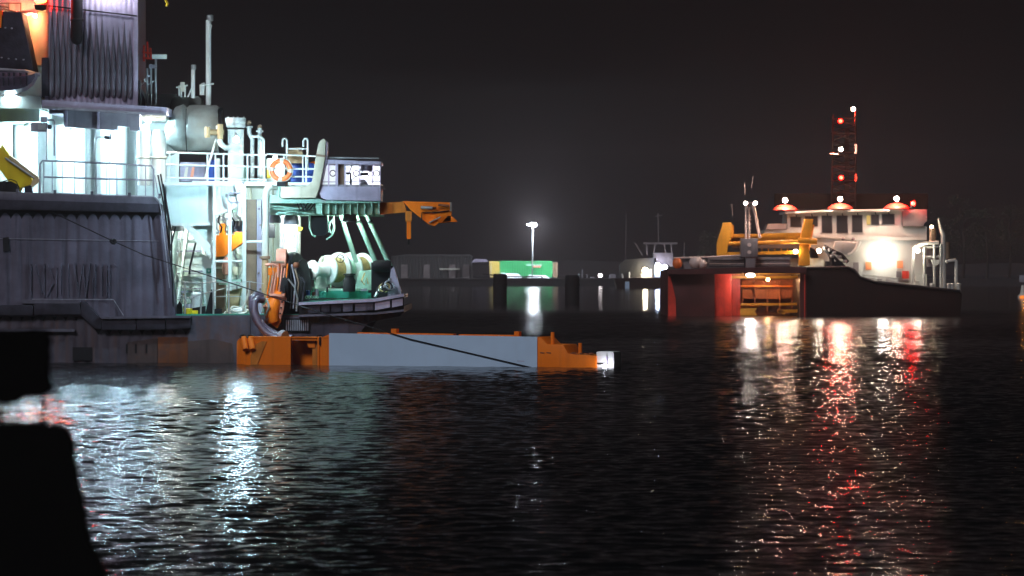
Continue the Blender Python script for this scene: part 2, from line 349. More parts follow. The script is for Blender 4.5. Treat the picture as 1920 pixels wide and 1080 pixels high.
# decks
sp('main_deck', MB().box(PX(300, N), PX(566, N), N + .15, N + 11.5, 1.3, 1.62), GREEN)
aft = sp('aft_deck', MB().prism([(562, 566),(700, 560),(752, 553),(752, 560),(562, 572)], N + .0, 9), GREEN)
sp('aft_coaming', MB().pbox(572, 545, 704, 559, N + 2.3, .12), GREEN, aft)
# stern belt of rubber panels between steel rails
belt = sp('stern_belt', MB().prism([(560, 573),(702, 566),(757, 556),(757, 583),(702, 590),(560, 594)], N - .12, .22), BLACK)
sp('belt_rail', MB().prism([(560, 567),(702, 560),(757, 550),(757, 556),(702, 566),(560, 572)], N - .3, .5), LAV)
sp('belt_rail', MB().prism([(560, 590),(702, 586),(757, 580),(757, 584),(702, 590),(560, 594)], N - .25, .4), CAP)
for a, b_ in ((578,600),(603,618),(621,640),(643,661),(666,700),(703,731),(735,755)):
    f_ = lambda x: 573 - (x-560)*.05 - max(0, x-702)*.11
    sp('belt_panel', MB().prism([(a, f_(a)+1),(b_, f_(b_)+1),(b_, f_(b_)+15),(a, f_(a)+16)], N - .24, .16), LAV if a > 700 else (HULL if a > 640 else DARK), belt)
# stern bulwark at the corner
sp('stern_bulwark', MB().prism([(733,505),(738,500),(752,545),(752,556),(726,559)], N + 1.2, .5), LAV)
sp('fairlead_bracket', MB().prism([(696,492),(716,490),(716,500),(736,498),(736,556),(700,560),(696,558)], N + 1.6, .6), BLACK)
sp('fairlead_drum', MB().lathe(P(733, 499, N + 1.4), (-1,0,0), [(0,.16),(.1,.2),(.5,.2),(.6,.16)], 16), BLACK)
sp('chafing_bar', MB().ptube([(703,557,N+1.2),(712,541,N+1.2),(728,532,N+1.2),(731,522,N+1.2)], .05, 8), SILVER)

# ---- alcove on the fore part, under the upper slab
sp('alcove_wall', MB().pbox(-90, 176, 330, 375, N + 5.5, .3), WHITE)
sp('alcove_deck', MB().box(PX(-90, N), PX(300, N), N + .2, N + 6.3, 4.8, 5.0), CREAM)
for x, r_ in ((48,.42),(133,.5),(214,.46)):
    sp('tank_column', MB().lathe(P(x, 372, N + 4.3), (0,0,1), [(0,r_),(2.4,r_),(2.5,r_*.9)], 24), WHITE)
sp('alcove_side_wall', MB().pbox(-90, 200, 22, 372, N + 3.5, .3), CREAM)
sp('upper_slab', MB().prism([(78,187),(312,201),(312,216),(78,200)], N + .4, 5), LAV)
sp('upper_slab_lip', MB().prism([(78,198),(312,213),(312,217),(78,203)], N + .3, .12), GREY)
sp('slab_side', MB().pbox(-90, 181, 77, 203, N + .8, 4.5), CREAM)
sp('slab_girder', MB().pbox(-90, 203, 74, 228, N + 1.2, 4), PALEG)
sp('slab_girder', MB().prism([(118,203),(190,208),(230,211),(262,213),(262,245),(244,245),(243,238),(220,236),(218,244),(120,238)], N + .9, .5), GREY)
sp('girder_web', MB().pbox(122, 206, 126, 238, N + .8, .1), LAV)
sp('girder_web', MB().pbox(182, 209, 186, 242, N + .8, .1), LAV)

# ---- fluted funnel casing
fun = sp('funnel_casing', MB().box(PX(92, N+1), PX(256, N+1), N + 1.02, N + 4.6, PZ(213, N+1), PZ(-90, N+1)), CASING)
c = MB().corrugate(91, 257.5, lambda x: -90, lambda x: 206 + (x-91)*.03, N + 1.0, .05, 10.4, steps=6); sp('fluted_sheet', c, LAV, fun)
rf = random.Random(5)
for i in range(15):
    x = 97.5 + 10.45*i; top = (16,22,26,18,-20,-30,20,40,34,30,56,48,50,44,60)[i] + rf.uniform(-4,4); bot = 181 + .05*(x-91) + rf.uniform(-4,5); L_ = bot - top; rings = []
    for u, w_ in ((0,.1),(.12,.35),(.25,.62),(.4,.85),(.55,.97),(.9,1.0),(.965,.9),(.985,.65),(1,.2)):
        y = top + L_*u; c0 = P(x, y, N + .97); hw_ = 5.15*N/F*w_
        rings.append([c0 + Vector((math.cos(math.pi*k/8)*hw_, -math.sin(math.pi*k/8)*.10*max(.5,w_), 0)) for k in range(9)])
    sp('casing_flute', MB().loft(rings), CASING, fun)  # dark tapered strips over the paler fluted sheet
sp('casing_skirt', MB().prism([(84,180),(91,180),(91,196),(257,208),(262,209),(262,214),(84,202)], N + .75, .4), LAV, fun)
sp('casing_rod', MB().ptube([(91, 11, N + .86), (257, 30, N + .86)], .025, 6), BLACK, fun)
sp('casing_edge', MB().pbox(252, -90, 258, 205, N + .86, .25), LAV, fun)
ex = sp('exhaust_pipe', MB().lathe(P(144, 84, N + .55), (0,0,1), [(0,.03),(.04,.12),(.12,.18),(.25,.2),(3.6,.2)], 18), BLACK)
sp('pipe_clamp', MB().lathe(P(144, 40, N + .55), (0,0,1), [(0,.21),(.02,.225),(.08,.225),(.1,.21)], 18), BLACK, ex)
sp('casing_flange', MB().pbox(78, 108, 91, 182, N + .9, .6), DARK)

# ---- objects at the top corner
uc = sp('upper_casing', MB().lathe(P(64, 124, N + 3), (0,0,1), [(0,.55),(2.4,.55),(2.45,.5)], 24), BEIGE)
sp('casing_door', MB().pbox(51, 70, 57, 116, N + 2.4, .08), BROWN, uc)
sp('upper_platform', MB().prism([(-90,-60),(30,-40),(84,16),(84,21),(-90,21)], N + 2.4, 2.5), CREAM)
sp('tube_light_fitting', MB().ptube([(40,28,N+2.2),(70,24,N+2.2)], .045, 8), WHITE)
sp('mid_platform', MB().pbox(40, 120, 92, 180, N + 3.4, 1), CREAM)
bt = sp('sloped_casing', MB().prism([(4,22),(40,23),(63,134),(-20,132),(-20,50)], N + .6, 1.6), DARK, bevel=.04)
for x, y in ((10,52),(22,53),(3,108),(16,110),(30,111),(44,112)): sp('rivet', MB().ball(P(x, y, N + .59), .035, 8), GREY, bt)
sp('casing_stripe', MB().prism([(-20,18),(4,20),(2,52),(-20,52)], N + .55, .3), ORANGE, bt)

# ---- platform, wall and recess aft of the alcove
sp('platform_bracket', MB().pbox(256, 217, 312, 224, N + 1.5, 3), CREAM)
for x, a, b_, r_ in ((270, 232, 348, .23),(298, 243, 348, .25)):
    v = sp('vent_trunk', MB().lathe(P(x, b_, N + 2), (0,0,1), [(0,r_),((b_-a-16)/56.3,r_),((b_-a)/56.3,r_*.7)], 20), WHITE)
    sp('trunk_flange', MB().lathe(P(x, b_ - 50, N + 2), (0,0,1), [(0,r_*1.02),(.02,r_*1.12),(.07,r_*1.12),(.09,r_*1.02)], 20), CREAM, v)
sp('upper_deck', MB().box(PX(296, N+1), PX(596, N+1), N + .9, N + 8, PZ(348, N+1), PZ(342, N+1)), WHITE)
sp('front_wall', MB().pbox(297, 347, 401, 420, N + 1.4, .25), PALEG)
sp('front_wall', MB().prism([(405,347),(457,347),(457,384),(405,404)], N + 1.38, .25), WHITE)
sp('wall_edge', MB().pbox(296, 418, 400, 423, N + 1.2, .4), WHITE)
sp('recess_wall', MB().pbox(280, 345, 532, 600, N + 6.0, .3), WHITE)
sp('recess_side', MB().box(PX(300, N), PX(306, N), N + 1.4, N + 6, 1.6, 5.9), PALEG)
sp('pillar', MB().pbox(399, 347, 404.5, 592, N + .9, .12), WHITE)
sp('pillar', MB().pbox(455, 348, 461, 592, N + .8, .12), PALEG)
sp('brown_trunk', MB().pbox(462, 374, 481, 592, N + 1.4, 1.2), BROWN)
sp('trunk_strip', MB().pbox(481.5, 374, 490, 592, N + 1.45, 1.2), LAV)
pipe = sp('deck_pipe', MB().ptube([(497,562,N+.9),(497,482,N+.9)], .11, 14), TAN)
sp('pipe_upper', MB().ptube([(498,481,N+.9),(498,366,N+.9),(500,355,N+.9),(507,350,N+.9),(520,350,N+1.3)], .115, 14), CREAM, pipe)
sp('pipe_flange', MB().lathe(P(497.5, 486, N+.9), (0,0,1), [(0,.12),(.01,.16),(.1,.16),(.11,.12)], 14), BROWN, pipe)
sp('pipe_bracket', MB().prism([(505,366),(518,366),(522,350),(526,350),(524,370),(512,378),(503,376)], N + 1.0, .2), LGREEN, pipe)
for pts in ([(404,404),(455,382)], [(404,490),(456,490)], [(461,453),(492,453)]):
    sp('frame_tube', MB().ptube([(a, b_, N + .85) for a, b_ in pts], .045, 8), WHITE)
sp('frame_tube', MB().ptube([(443,345,N+.7),(447,362,N+.7),(449,376,N+.7),(449,400,N+.75)], .07, 8), WHITE)
sp('handrail_hook', MB().ptube([(450,362,N+.5),(432,362,N+.5),(427,367,N+.5),(428,376,N+.5),(434,380,N+.5),(450,379,N+.5)], .03, 8), GREY)
sp('gate_post', MB().pbox(428, 376, 434, 545, N + .6, .1), PALEG)
# diagonal brace and its panel
br = sp('knee_brace', MB().prism([(343,423),(357,423),(399,463),(399,488)], N + 1.1, .35), WHITE)
sp('brace_web', MB().prism([(360,423),(398,423),(398,462)], N + 1.5, .1), PALEG, br)
sp('lower_bulkhead', MB().prism([(378,475),(399,488),(399,592),(384,592)], N + 1.6, .2), PALEG)
sgn = sp('safety_sign', MB().pbox(387, 503, 396, 512, N + 1.55, .03), GREEN)
sp('sign_symbol', MB().lathe(P(391.5, 507.5, N + 1.55), (0,-1,0), [(0,.035),(.012,.035)], 10), WHITE, sgn)
# steep stair in the recess
st = thing('deck_stair', 'steep white steel stair behind the diagonal brace in the lit recess', 'stair', P(362, 592, N + 3))
for a, b_ in ((352, 331), (374, 398)): obj('stringer', MB().beam(P(a, 424, N + 4.6), P(b_, 590, N + 2.4), .07, .2), WHITE, st)
for i in range(13):
    u = i / 13 + .04; xa = 352 + (331-352)*u; xb = 374 + (398-374)*u; y = 424 + 166*u; Y = N + 4.6 - 2.2*u
    obj('tread', MB().pbox(xa, y, xb, y + 3, Y, .22), WHITE if i % 3 else LAV, st)
for a, b_ in ((349, 326), (377, 403)): obj('handrail', MB().ptube([(a, 380, N + 4.5), (b_, 540, N + 2.3)], .025, 6), SILVER, st)
# lit door block under the platform
dw = sp('door_block', MB().pbox(530, 402, 558, 524, N + 3.2, 2.2), WHITE)
sp('door_leaf', MB().pbox(536, 420, 551, 520, N + 3.14, .08), WHITE, dw)
sp('door_pipe', MB().ptube([(528,405,N+3),(528,470,N+3)], .06, 8), GREY, dw)
sp('door_ladder_rail', MB().ptube([(556,410,N+3),(556,520,N+3)], .03, 6), SILVER, dw)
for i in range(9): sp('door_rung', MB().ptube([(548,420+i*11,N+3),(557,420+i*11,N+3)], .018, 6), SILVER, dw)
sp('breaker_panel', MB().pbox(504, 420, 515, 446, N + 2.4, .2), BLACK)
sp('hazard_plate', MB().prism([(559,425),(568,427),(567,431),(559,434)], N + 3.2, .04), YELLOW)
# green underside of the platform
gb = sp('platform_beam', MB().pbox(506, 380, 712, 403, N + 1.6, 5), LGREEN)
sp('platform_edge', MB().prism([(506,371),(596,371),(604,375),(712,378),(712,381),(506,381)], N + .8, .9), LGREEN, gb)
gus = None
for i in range(9):
    x = 591 + i * 13.4
    g_ = MB().prism([(x,382),(x+11.5,382),(x+11.5,401),(x+2.5,401)], N + .9, .08); 
    sp('gusset', g_, LGREEN, gb)
    sp('gusset_web', MB().pbox(x + 11.6, 380, x + 13, 402, N + .7, 1), LGREEN, gb)
for i in range(7):
    x = 603 + i*15 + (i % 3)*2; sp('edge_slot', MB().pbox(x, 375.5, x + 8 - (i % 2)*3, 377.5, N + .78, .05), WHITE if i % 2 else SILVER, gb)
for a, b_, y, yy in ((508,585,378,383),(512,590,386,392),(506,570,392,390),(540,596,384,378),(552,566,396,398),(520,548,399,396)):
    sp('service_pipe', MB().ptube([(a,y,N+1.3),((a+b_)/2,(y+yy)/2+2,N+1.2),(b_,yy,N+1.3)], .035, 6), LGREEN, gb)
for a, b_ in ((556,575),(562,582),(568,588)):
    sp('loose_cable', MB().ptube([(a,378,N+1.1),((a+b_)/2-3,394,N+1.0),((a+b_)/2+3,393,N+1.0),(b_+4,379,N+1.1)], .025, 6), BLACK, gb)
# three raking struts
for (a, b_, c_, d_) in ((638,402,668,492),(667,402,708,500),(687,402,736,508)):
    m_ = sp('raking_strut', MB().ptube([(a,b_,N+2.2),(c_,d_,N+2.6)], .085, 12), LGREEN)
    sp('strut_collar', MB().ptube([(a+(c_-a)*.12,b_+(d_-b_)*.12,N+2.2),(a+(c_-a)*.14,b_+(d_-b_)*.14,N+2.2)], .095, 12), BLACK, m_)

# ---- inclined beige arm and grey operating cabin
sp('beige_arm', MB().prism([(597,270),(601,263),(607,260),(611,263),(609,300),(599,352),(592,371),(526,372),(526,350),(574,349),(585,340),(591,300)], N + .5, .55), BEIGE, bevel=.03)
sp('arm_side_plate', MB().prism([(609,262),(614,266),(613,300),(602,345),(599,352),(604,320)], N + .55, .9), LAV)
sp('arm_band', MB().prism([(593,289),(611,291),(610,295),(592,293)], N + .47, .6), BROWN)
cb = sp('operating_cabin', MB().prism([(598,350),(714,350),(714,377),(612,375),(603,371),(598,361)], N + .6, 2.4), LAV, bevel=.02)
sp('cabin_back', MB().pbox(598, 305, 714, 350, N + 2.9, .08), WHITE, cb)
sp('cabin_floor', MB().pbox(598, 346, 714, 350, N + .65, 2.2), GREY, cb)
sp('cabin_header', MB().prism([(604,299),(714,303),(714,309),(602,307)], N + .6, 2.3), LAV, cb)
sp('cabin_top_rail', MB().ptube([(614,295.5,N+.7),(710,297,N+.7)], .025, 6), SILVER, cb)
for a, b_ in ((598,603),(615,617.5),(629,633.5),(645.5,648),(673,675.5),(697.5,700),(711.5,714)):
    sp('cabin_post', MB().pbox(a, 305, b_, 351, N + .62, .1), LAV, cb)
sp('cabin_dark_panel', MB().pbox(634, 307, 645.3, 349, N + .75, .1), BROWN, cb)
for x, y, r_ in ((624,325,.1),(668,325,.1),(694,326,.08),(706,325,.1)):
    sp('valve_wheel', MB().torus(P(x, y, N + .9), (.3,-1,.1), r_, .015, 16, 6), DARK, cb)
sp('control_lever', MB().ptube([(649,325,N+.95),(657,325,N+.95),(658,348,N+.95)], .035, 8), DARK, cb)
sp('control_lever', MB().ptube([(676,327,N+.95),(690,326,N+.95)], .04, 8), BLACK, cb)
for a in ((660,310,652,330),(668,330,655,343),(684,310,676,330)): sp('cabin_stay', MB().ptube([(a[0],a[1],N+1.2),(a[2],a[3],N+1.2)], .02, 6), GREY, cb)
sp('cabin_inner_rail', MB().ptube([(600,341,N+1),(712,341,N+1)], .015, 6), GREY, cb)
sp('cabin_locker', MB().prism([(676,336),(684,336),(692,350),(676,350)], N + 1.4, .3), GREY, cb)
sp('cabin_hook', MB().ptube([(714,354,N+.8),(722,355,N+.8)], .02, 6), GREY, cb)
# ------------------------------------------------------------------ equipment on the near ship
# orange outreach boom
bm_ = thing('outreach_boom', 'orange jib boom jutting out from under the grey operating cabin', 'boom', P(712, 402, N + 1.2))
obj('root_beam', MB().prism([(711,380),(757,378),(763,398),(711,402)], N + 1.0, .7), DORANGE, bm_)
obj('head', MB().prism([(755,377),(846,379.5),(847,395),(846,416),(803,420),(795,414),(790,410),(770,394)], N + .9, .9), ORANGE, bm_, bevel=.02)
obj('hydraulic_ram', MB().ptube([(789,389,N+.8),(811,390,N+.8)], .055, 10), SILVER, bm_)
obj('hydraulic_ram', MB().ptube([(811,390,N+.8),(818,390,N+.8)], .03, 8), BLACK, bm_)
obj('hydraulic_ram', MB().ptube([(822,384,N+.8),(842,386,N+.8)], .045, 10), RUSTY, bm_)
obj('hose_line', MB().ptube([(790,413,N+.86),(791,399,N+.86),(812,399,N+.86),(842,395,N+.86)], .02, 6), BLACK, bm_)
obj('clamp', MB().prism([(808,413),(816,405),(818,409),(823,417),(815,424),(805,421)], N + .7, .3), ORANGE, bm_)
obj('clamp_bar', MB().ptube([(804,418,N+.65),(826,407,N+.65)], .025, 6), SILVER, bm_)
obj('toe', MB().prism([(840,404),(848,406),(857,414),(857,416),(830,416)], N + .9, .5), ORANGE, bm_)
obj('edge_plate', MB().pbox(843.5, 379, 846.5, 396, N + .85, .1), SILVER, bm_)
obj('drop_leg', MB().pbox(760, 396, 772, 415, N + 1.0, .3), DORANGE, bm_)
obj('leg_extension', MB().pbox(762.5, 415, 770.5, 448, N + 1.05, .2), ORANGE, bm_)
obj('leg_rod', MB().ptube([(766,448,N+1.15),(766,459,N+1.15)], .03, 6), BLACK, bm_)

# hanging coil of hoses under the platform
hc = thing('hose_reel', 'dark hose reel hanging below the green platform beam', 'hose reel', P(600, 446, N + 2))
obj('reel_body', MB().prism([(583,404),(612,404),(614,436),(608,442),(590,442),(584,436)], N + 2.0, .6), BLACK, hc)
for pts in ([(580,402),(580,428),(585,440),(592,444)], [(614,404),(617,430),(621,438),(625,425),(622,412),(618,418),(617,436)], [(625,404),(627,430),(622,442),(612,449)]):
    obj('hose_loop', MB().ptube([(a, b_, N + 1.9) for a, b_ in pts], .03, 6), LGREEN, hc)

# railings
railing('barrier_railing', 'grey pipe barrier on the bulwark in front of the brightly lit tanks', N - .1,
        [(75,305,366),(82,303,368),(98,303,366),(117,304,367),(140,304,368),(161,305,369),(180,306,370),(200,307,370),(219,308,371),(237,309,372),(257,310,373),(273,311,373),(288,316,374)],
        [[(75,366),(75,308),(80,301),(200,306),(284,311),(288,318),(288,374)], [(82,332),(288,338)], [(82,362),(288,369)]], GREY, .018, .032)
railing('deck_railing', 'white three-bar railing along the upper deck edge below the covered winch', N + 1.0,
        [(318,287,345),(331,287,345),(334,287,345),(389,288,345),(404,288,345),(419,288,345),(464,290,345),(496,290,345)],
        [[(312,286),(500,291)], [(312,309),(500,313)], [(312,333),(500,337)], [(360,341),(500,342)]], WHITE, .032, .032)
railing('short_railing', 'white railing behind the orange lifebuoy and blue drums', N + .95,
        [(533,292,345),(568,292,346),(574,292,347)], [[(500,289),(592,293)], [(500,316),(590,317)], [(545,331),(590,332)]], WHITE, .03, .03)
rl = railing('main_deck_railing', 'thin grey stanchions with slack lines along the low main deck edge', N + .3,
        [(347,529,592),(379,529,592,376),(400,529,592),(429,530,592),(468,528,592)], [[(330,527),(347,529),(379,531),(400,529),(429,530),(468,528),(494,532)], [(330,562),(365,556),(400,546),(430,538),(452,533)], [(400,556),(452,556)], [(336,553),(346,558),(358,560),(372,554)]], SILVER, .028, .014)
railing('upper_railing', 'thin rusty railing on the white platform above the sloped black casing', N + 2.3, [(17,6,20),(39,6,22)], [[(-20,6),(40,6)], [(-20,11),(16,14)], [(6,16),(30,22)]], BROWN, .02, .02)

# vents and pipes on the upper deck
vt = thing('mushroom_vent', 'white mushroom ventilator with a lit lamp and gooseneck beside the covered winch', 'ventilator', P(442, 343, N + 1.8))
obj('trunk', MB().lathe(P(442, 343, N+1.8), (0,0,1), [(0,.27),(1.75,.27),(1.8,.30)], 22), WHITE, vt)
obj('head', MB().lathe(P(442, 240, N+1.8), (0,0,1), [(0,.27),(.05,.33),(.16,.33),(.18,.35),(.33,.35),(.35,.3)], 22), WHITE, vt)
obj('gooseneck', MB().ptube([(410,236,N+1.6),(410,258,N+1.6),(414,270,N+1.6),(423,277,N+1.6),(442,277,N+1.7)], .1, 12), WHITE, vt)
for x in (428,438,446,457): obj('lug', MB().ball(P(x, 219, N + 1.6), .03, 6), SILVER, vt)
vv = solo('valve_block', MB().ptube([(386,248,N+1.5),(420,248,N+1.5)], [.1,.1], 10).ptube([(413,233,N+1.4),(413,261,N+1.4)], .1, 10).ptube([(389,238,N+1.4),(389,258,N+1.4)], .09, 10), TAN, 'small brass-coloured valve in front of the canvas covered winch', 'valve')
for i, (x, y, bx, lab) in enumerate(((467, 228, 473, 'white gooseneck vent pipe next to the mushroom ventilator'), (487, 236, 487, 'slim white vent pipe with a dark round cap near the lifebuoy'))):
    v = thing('vent_pipe', lab, 'vent pipe', P(bx, 343, N + 1.9), 'slim vent pipes on the upper deck')
    obj('pipe', MB().ptube([(x, y + 8, N+1.9),(x, y+22, N+1.9),(bx, y+32, N+1.9),(bx, 343, N+1.9)] if bx != x else [(x, y+4, N+1.9),(x,343,N+1.9)], .075, 10), WHITE, v)
    obj('cap', MB().ball(P(x, y + 2, N+1.9), .09, 10), BROWN, v)
    obj('flange', MB().lathe(P(x, y + 12, N+1.9), (0,0,1), [(0,.08),(.01,.13),(.06,.13),(.07,.08)], 12), WHITE, v)
solo('pipe_frame', MB().ptube([(470,256,N+1.7),(488,256,N+1.7),(494,262,N+1.7),(494,345,N+1.7)], .05, 8), WHITE, 'bent white pipe frame standing at the end of the upper deck railing', 'pipe frame')
tv = thing('tall_vent', 'tall thin white vent pole with a silver cap above the covered winch', 'vent pole', P(391, 205, N + 3))
obj('pole', MB().ptube([(391,205,N+3),(391,38,N+3)], .095, 12), WHITE, tv)
obj('cap', MB().lathe(P(394, 40, N+3), (0,0,1), [(0,.08),(.02,.115),(.2,.115),(.22,.07)], 12), SILVER, tv)
obj('bracket', MB().ptube([(391,44,N+2.9),(397,48,N+2.9),(395,56,N+2.9)], .02, 6), WHITE, tv)
sv = thing('short_vent', 'short white vent pole with a silver cap on the grey deck box', 'vent pole', P(363, 184, N + 3))
obj('pole', MB().ptube([(362,184,N+3),(362,130,N+3)], .07, 10), WHITE, sv)
obj('cap', MB().lathe(P(363, 131, N+3), (0,0,1), [(0,.06),(.02,.09),(.16,.09),(.18,.05)], 12), SILVER, sv)
obj('stay', MB().ptube([(362,160,N+3),(352,182,N+3)], .03, 6), WHITE, sv)
sm = thing('instrument_rack', 'cluster of small white fittings beside the short vent pole', 'instrument', P(340, 184, N + 3))
for pts in ([(336,180),(336,160)], [(340,182),(340,155)], [(347,182),(347,160)], [(330,164),(352,160)]): obj('stem', MB().ptube([(a, b_, N + 3) for a, b_ in pts], .03, 6), WHITE, sm)
obj('box', MB().pbox(338, 154, 346, 172, N + 2.9, .15), CREAM, sm)
obj('small_box', MB().pbox(374, 158, 384, 178, N + 3.2, .3), WHITE, sm)
obj('arm', MB().ptube([(376,176,N+3),(378,158,N+3),(384,156,N+3)], .035, 8), WHITE, sm)
obj('crossbar', MB().ptube([(376,160,N+2.9),(401,157,N+2.9)], .03, 6), WHITE, sm)

# canvas covered winch
cw = thing('covered_winch', 'big winch drum wrapped in a grey-green canvas cover on the upper deck', 'covered winch', P(360, 287, N + 3))
def folds(mb, amp, fr):
    for q in mb.v:
        d = mnoise.noise(q * fr) * amp; q.y -= abs(d) * 1.2; q.z += d * .6; q.x += d * .3
    return mb
seg = 40
rings = []
for px, cy_, r_ in ((308, 262, .30),(316, 252, .55),(330, 243, .78),(343, 241, .83),(350, 242, .76),(352, 242, .74),(355, 242, .80),(372, 242, .83),(392, 243, .83),(404, 244, .84),(411, 246, .82)):
    c0 = P(px, cy_, N + 3)
    rings.append([c0 + Vector((.02*math.sin(k*.8), math.cos(2*math.pi*k/seg)*r_*(1 + .03*math.sin(k*.6 + px*.2)), max(math.sin(2*math.pi*k/seg)*r_*(1 + .02*math.sin(k*.7 + px*.3)), -.72))) for k in range(seg)])
obj('cover', folds(MB().loft(rings), .06, 1.6), TARP, cw)
obj('end_disc', MB().lathe(P(411, 246, N+3), (1,0,0), [(0,.74),(.05,.8),(.12,.8),(.14,.6)], 28), BLACK, cw)
obj('back_box', MB().prism([(318,200),(322,184),(330,180),(372,180),(378,186),(378,240),(316,240)], N + 3.6, 1.2), TARP, cw, bevel=.05)
obj('lashing', MB().ptube([(349,204,N+2.3),(348,240,N+2.1),(350,284,N+2.4)], .015, 6), BLACK, cw)
obj('foot', MB().prism([(312,270),(330,286),(300,300),(300,286)], N + 2.4, .5), TARP, cw)
obj('stay', MB().ptube([(405,262,N+2),(384,336,N+1.6)], .04, 8), WHITE, cw)

# clutter on the upper deck behind the railing
for name, lab, mat, pts, Y in (
    ('deck_locker', 'navy locker on the upper deck behind the white railing', BLUE, (391,300,403,340), N+2.6),
    ('fire_box', 'pale upright cabinet on the upper deck next to the navy locker', CREAM, (404,297,412,340), N+2.4),
    ('spares_box', 'low grey crate on the upper deck under the canvas cover', LAV, (338,304,386,340), N+3.4),
    ('white_locker', 'white locker standing behind the orange lifebuoy', WHITE, (500,297,532,345), N+1.9),
    ('yellow_box', 'small yellow box between the vent pipes and the lifebuoy', YELLOW, (500,315,507,334), N+1.7)):
    solo(name, MB().pbox(*pts, Y, .4), mat, lab, name.split('_')[-1], bevel=.02)
for x, lab, mat in ((348, 'cream board leaning behind the white railing', CREAM), (360, 'pinkish board leaning behind the white railing', SALMON)):
    solo('leaning_board', MB().prism([(x-4,334),(x,314),(x+5,313),(x+2,334)], N + 1.6, .06), mat, lab, 'board', 'boards leaning behind the deck railing')
for x, lab in ((459, 'green gas bottle behind the mushroom ventilator'), (451, 'yellow-tan gas bottle behind the mushroom ventilator')):
    solo('gas_bottle', MB().lathe(P(x, 341, N+2.4), (0,0,1), [(0,.1),(.4,.1),(.47,.06),(.52,.03)], 12), LGREEN if x == 459 else TAN, lab, 'gas bottle', 'gas bottles on the upper deck')
# lifebuoy
lb = thing('lifebuoy', 'orange lifebuoy with pale bands hung on the white railing', 'lifebuoy', P(527, 341, N + .8))
obj('ring', MB().torus(P(527, 319, N+.8), (0,-1,.05), .31, .085, 36, 10), LIFE, lb)
for a in (40, 130, 220, 310): obj('band', MB().torus(P(527, 319, N+.8), (0,-1,.05), .31, .09, 4, 10, a-11, a+11), CREAM, lb)
obj('grab_line', MB().torus(P(527, 319, N+.74), (0,-1,.05), .4, .012, 36, 5), CREAM, lb)
# boarding ladder hooks, tan carton, drums
ld = thing('boarding_ladder', 'white hooked ladder rails beside the tan box', 'ladder', P(554, 346, N + 1.1))
for a, b_ in ((530,538),(569,577)):
    obj('hooked_rail', MB().ptube([(a,275,N+1.1),(a,264,N+1.1),(a+2,260,N+1.1),(b_-2,260,N+1.1),(b_,264,N+1.1),(b_,320,N+1.1)], .035, 8), WHITE, ld)
obj('crosspiece', MB().ptube([(538,279,N+1.15),(577,279,N+1.15)], .025, 6), WHITE, ld)
tb = thing('tan_box', 'tan box standing upright behind the ladder rails', 'box', P(552, 306, N + 1.5))
obj('carton', MB().pbox(539, 277, 567, 306, N + 1.5, .5), TAN, tb)
obj('sticker', MB().pbox(559.5, 279, 566, 285, N + 1.48, .03), BROWN, tb); obj('sticker', MB().pbox(541, 278, 544, 283, N + 1.48, .03), BROWN, tb)
for x, lab in ((556, 'blue plastic drum next to the lifebuoy'), (579, 'blue plastic drum next to the beige inclined arm')):
    d = thing('plastic_drum', lab, 'drum', P(x, 347, N + 1.8), 'blue plastic drums on the upper deck')
    obj('barrel', MB().lathe(P(x, 347, N+1.8), (0,0,1), [(0,.18),(.03,.21),(.22,.21),(.24,.22),(.26,.21),(.46,.21),(.48,.22),(.5,.21),(.68,.2),(.74,.15)], 20), BLUE, d)
    obj('bung', MB().lathe(P(x-3, 305.5, N+1.75), (0,0,1), [(0,.04),(.04,.04)], 10), BLUE, d)
solo('orange_cover', MB().prism([(577,310),(584,303),(592,302),(592,314),(580,316)], N + 1.9, .4), ORANGE, 'orange cover on top of the blue drum by the beige arm', 'cover')
solo('deck_hatch_plate', MB().pbox(519, 341, 535, 349, N + .7, .4), BLACK, 'dark bracket under the lifebuoy at the deck edge', 'bracket')

# yellow loader arm
ya = thing('loader_arm', 'bright yellow loader arm resting on the dark bulwark', 'loader arm', P(45, 362, N + .6))
obj('arm', MB().prism([(-40,262),(-2,276),(20,296),(58,330),(62,345),(40,352),(37,360),(30,360),(0,318),(-40,300)], N + .6, .45), YELLOW, ya, bevel=.02)
obj('upper_link', MB().prism([(0,278),(5,271),(18,292),(18,296),(10,300)], N + .5, .7), YELLOW, ya)
obj('lever', MB().prism([(14,294),(20,292),(72,332),(74,340),(60,352),(58,346),(62,334)], N + .5, .25), TAN, ya)
obj('rod', MB().ptube([(10,296,N+.5),(64,334,N+.5)], .035, 8), SILVER, ya)
obj('pivot', MB().prism([(46,350),(58,348),(60,362),(46,362)], N + .55, .4), DARK, ya)
obj('counter_block', MB().prism([(-40,342),(20,340),(32,346),(36,364),(-40,364)], N + .3, .5), BLACK, ya)
for r_ in (9, 14): obj('hose_loop', MB().ptube([(18 - r_, 354, N+.2),(14 - r_*.6, 340, N+.2),(20, 336, N+.2),(30, 340, N+.2),(36, 352, N+.2),(36,360,N+.2)], .015, 6), BLACK, ya)

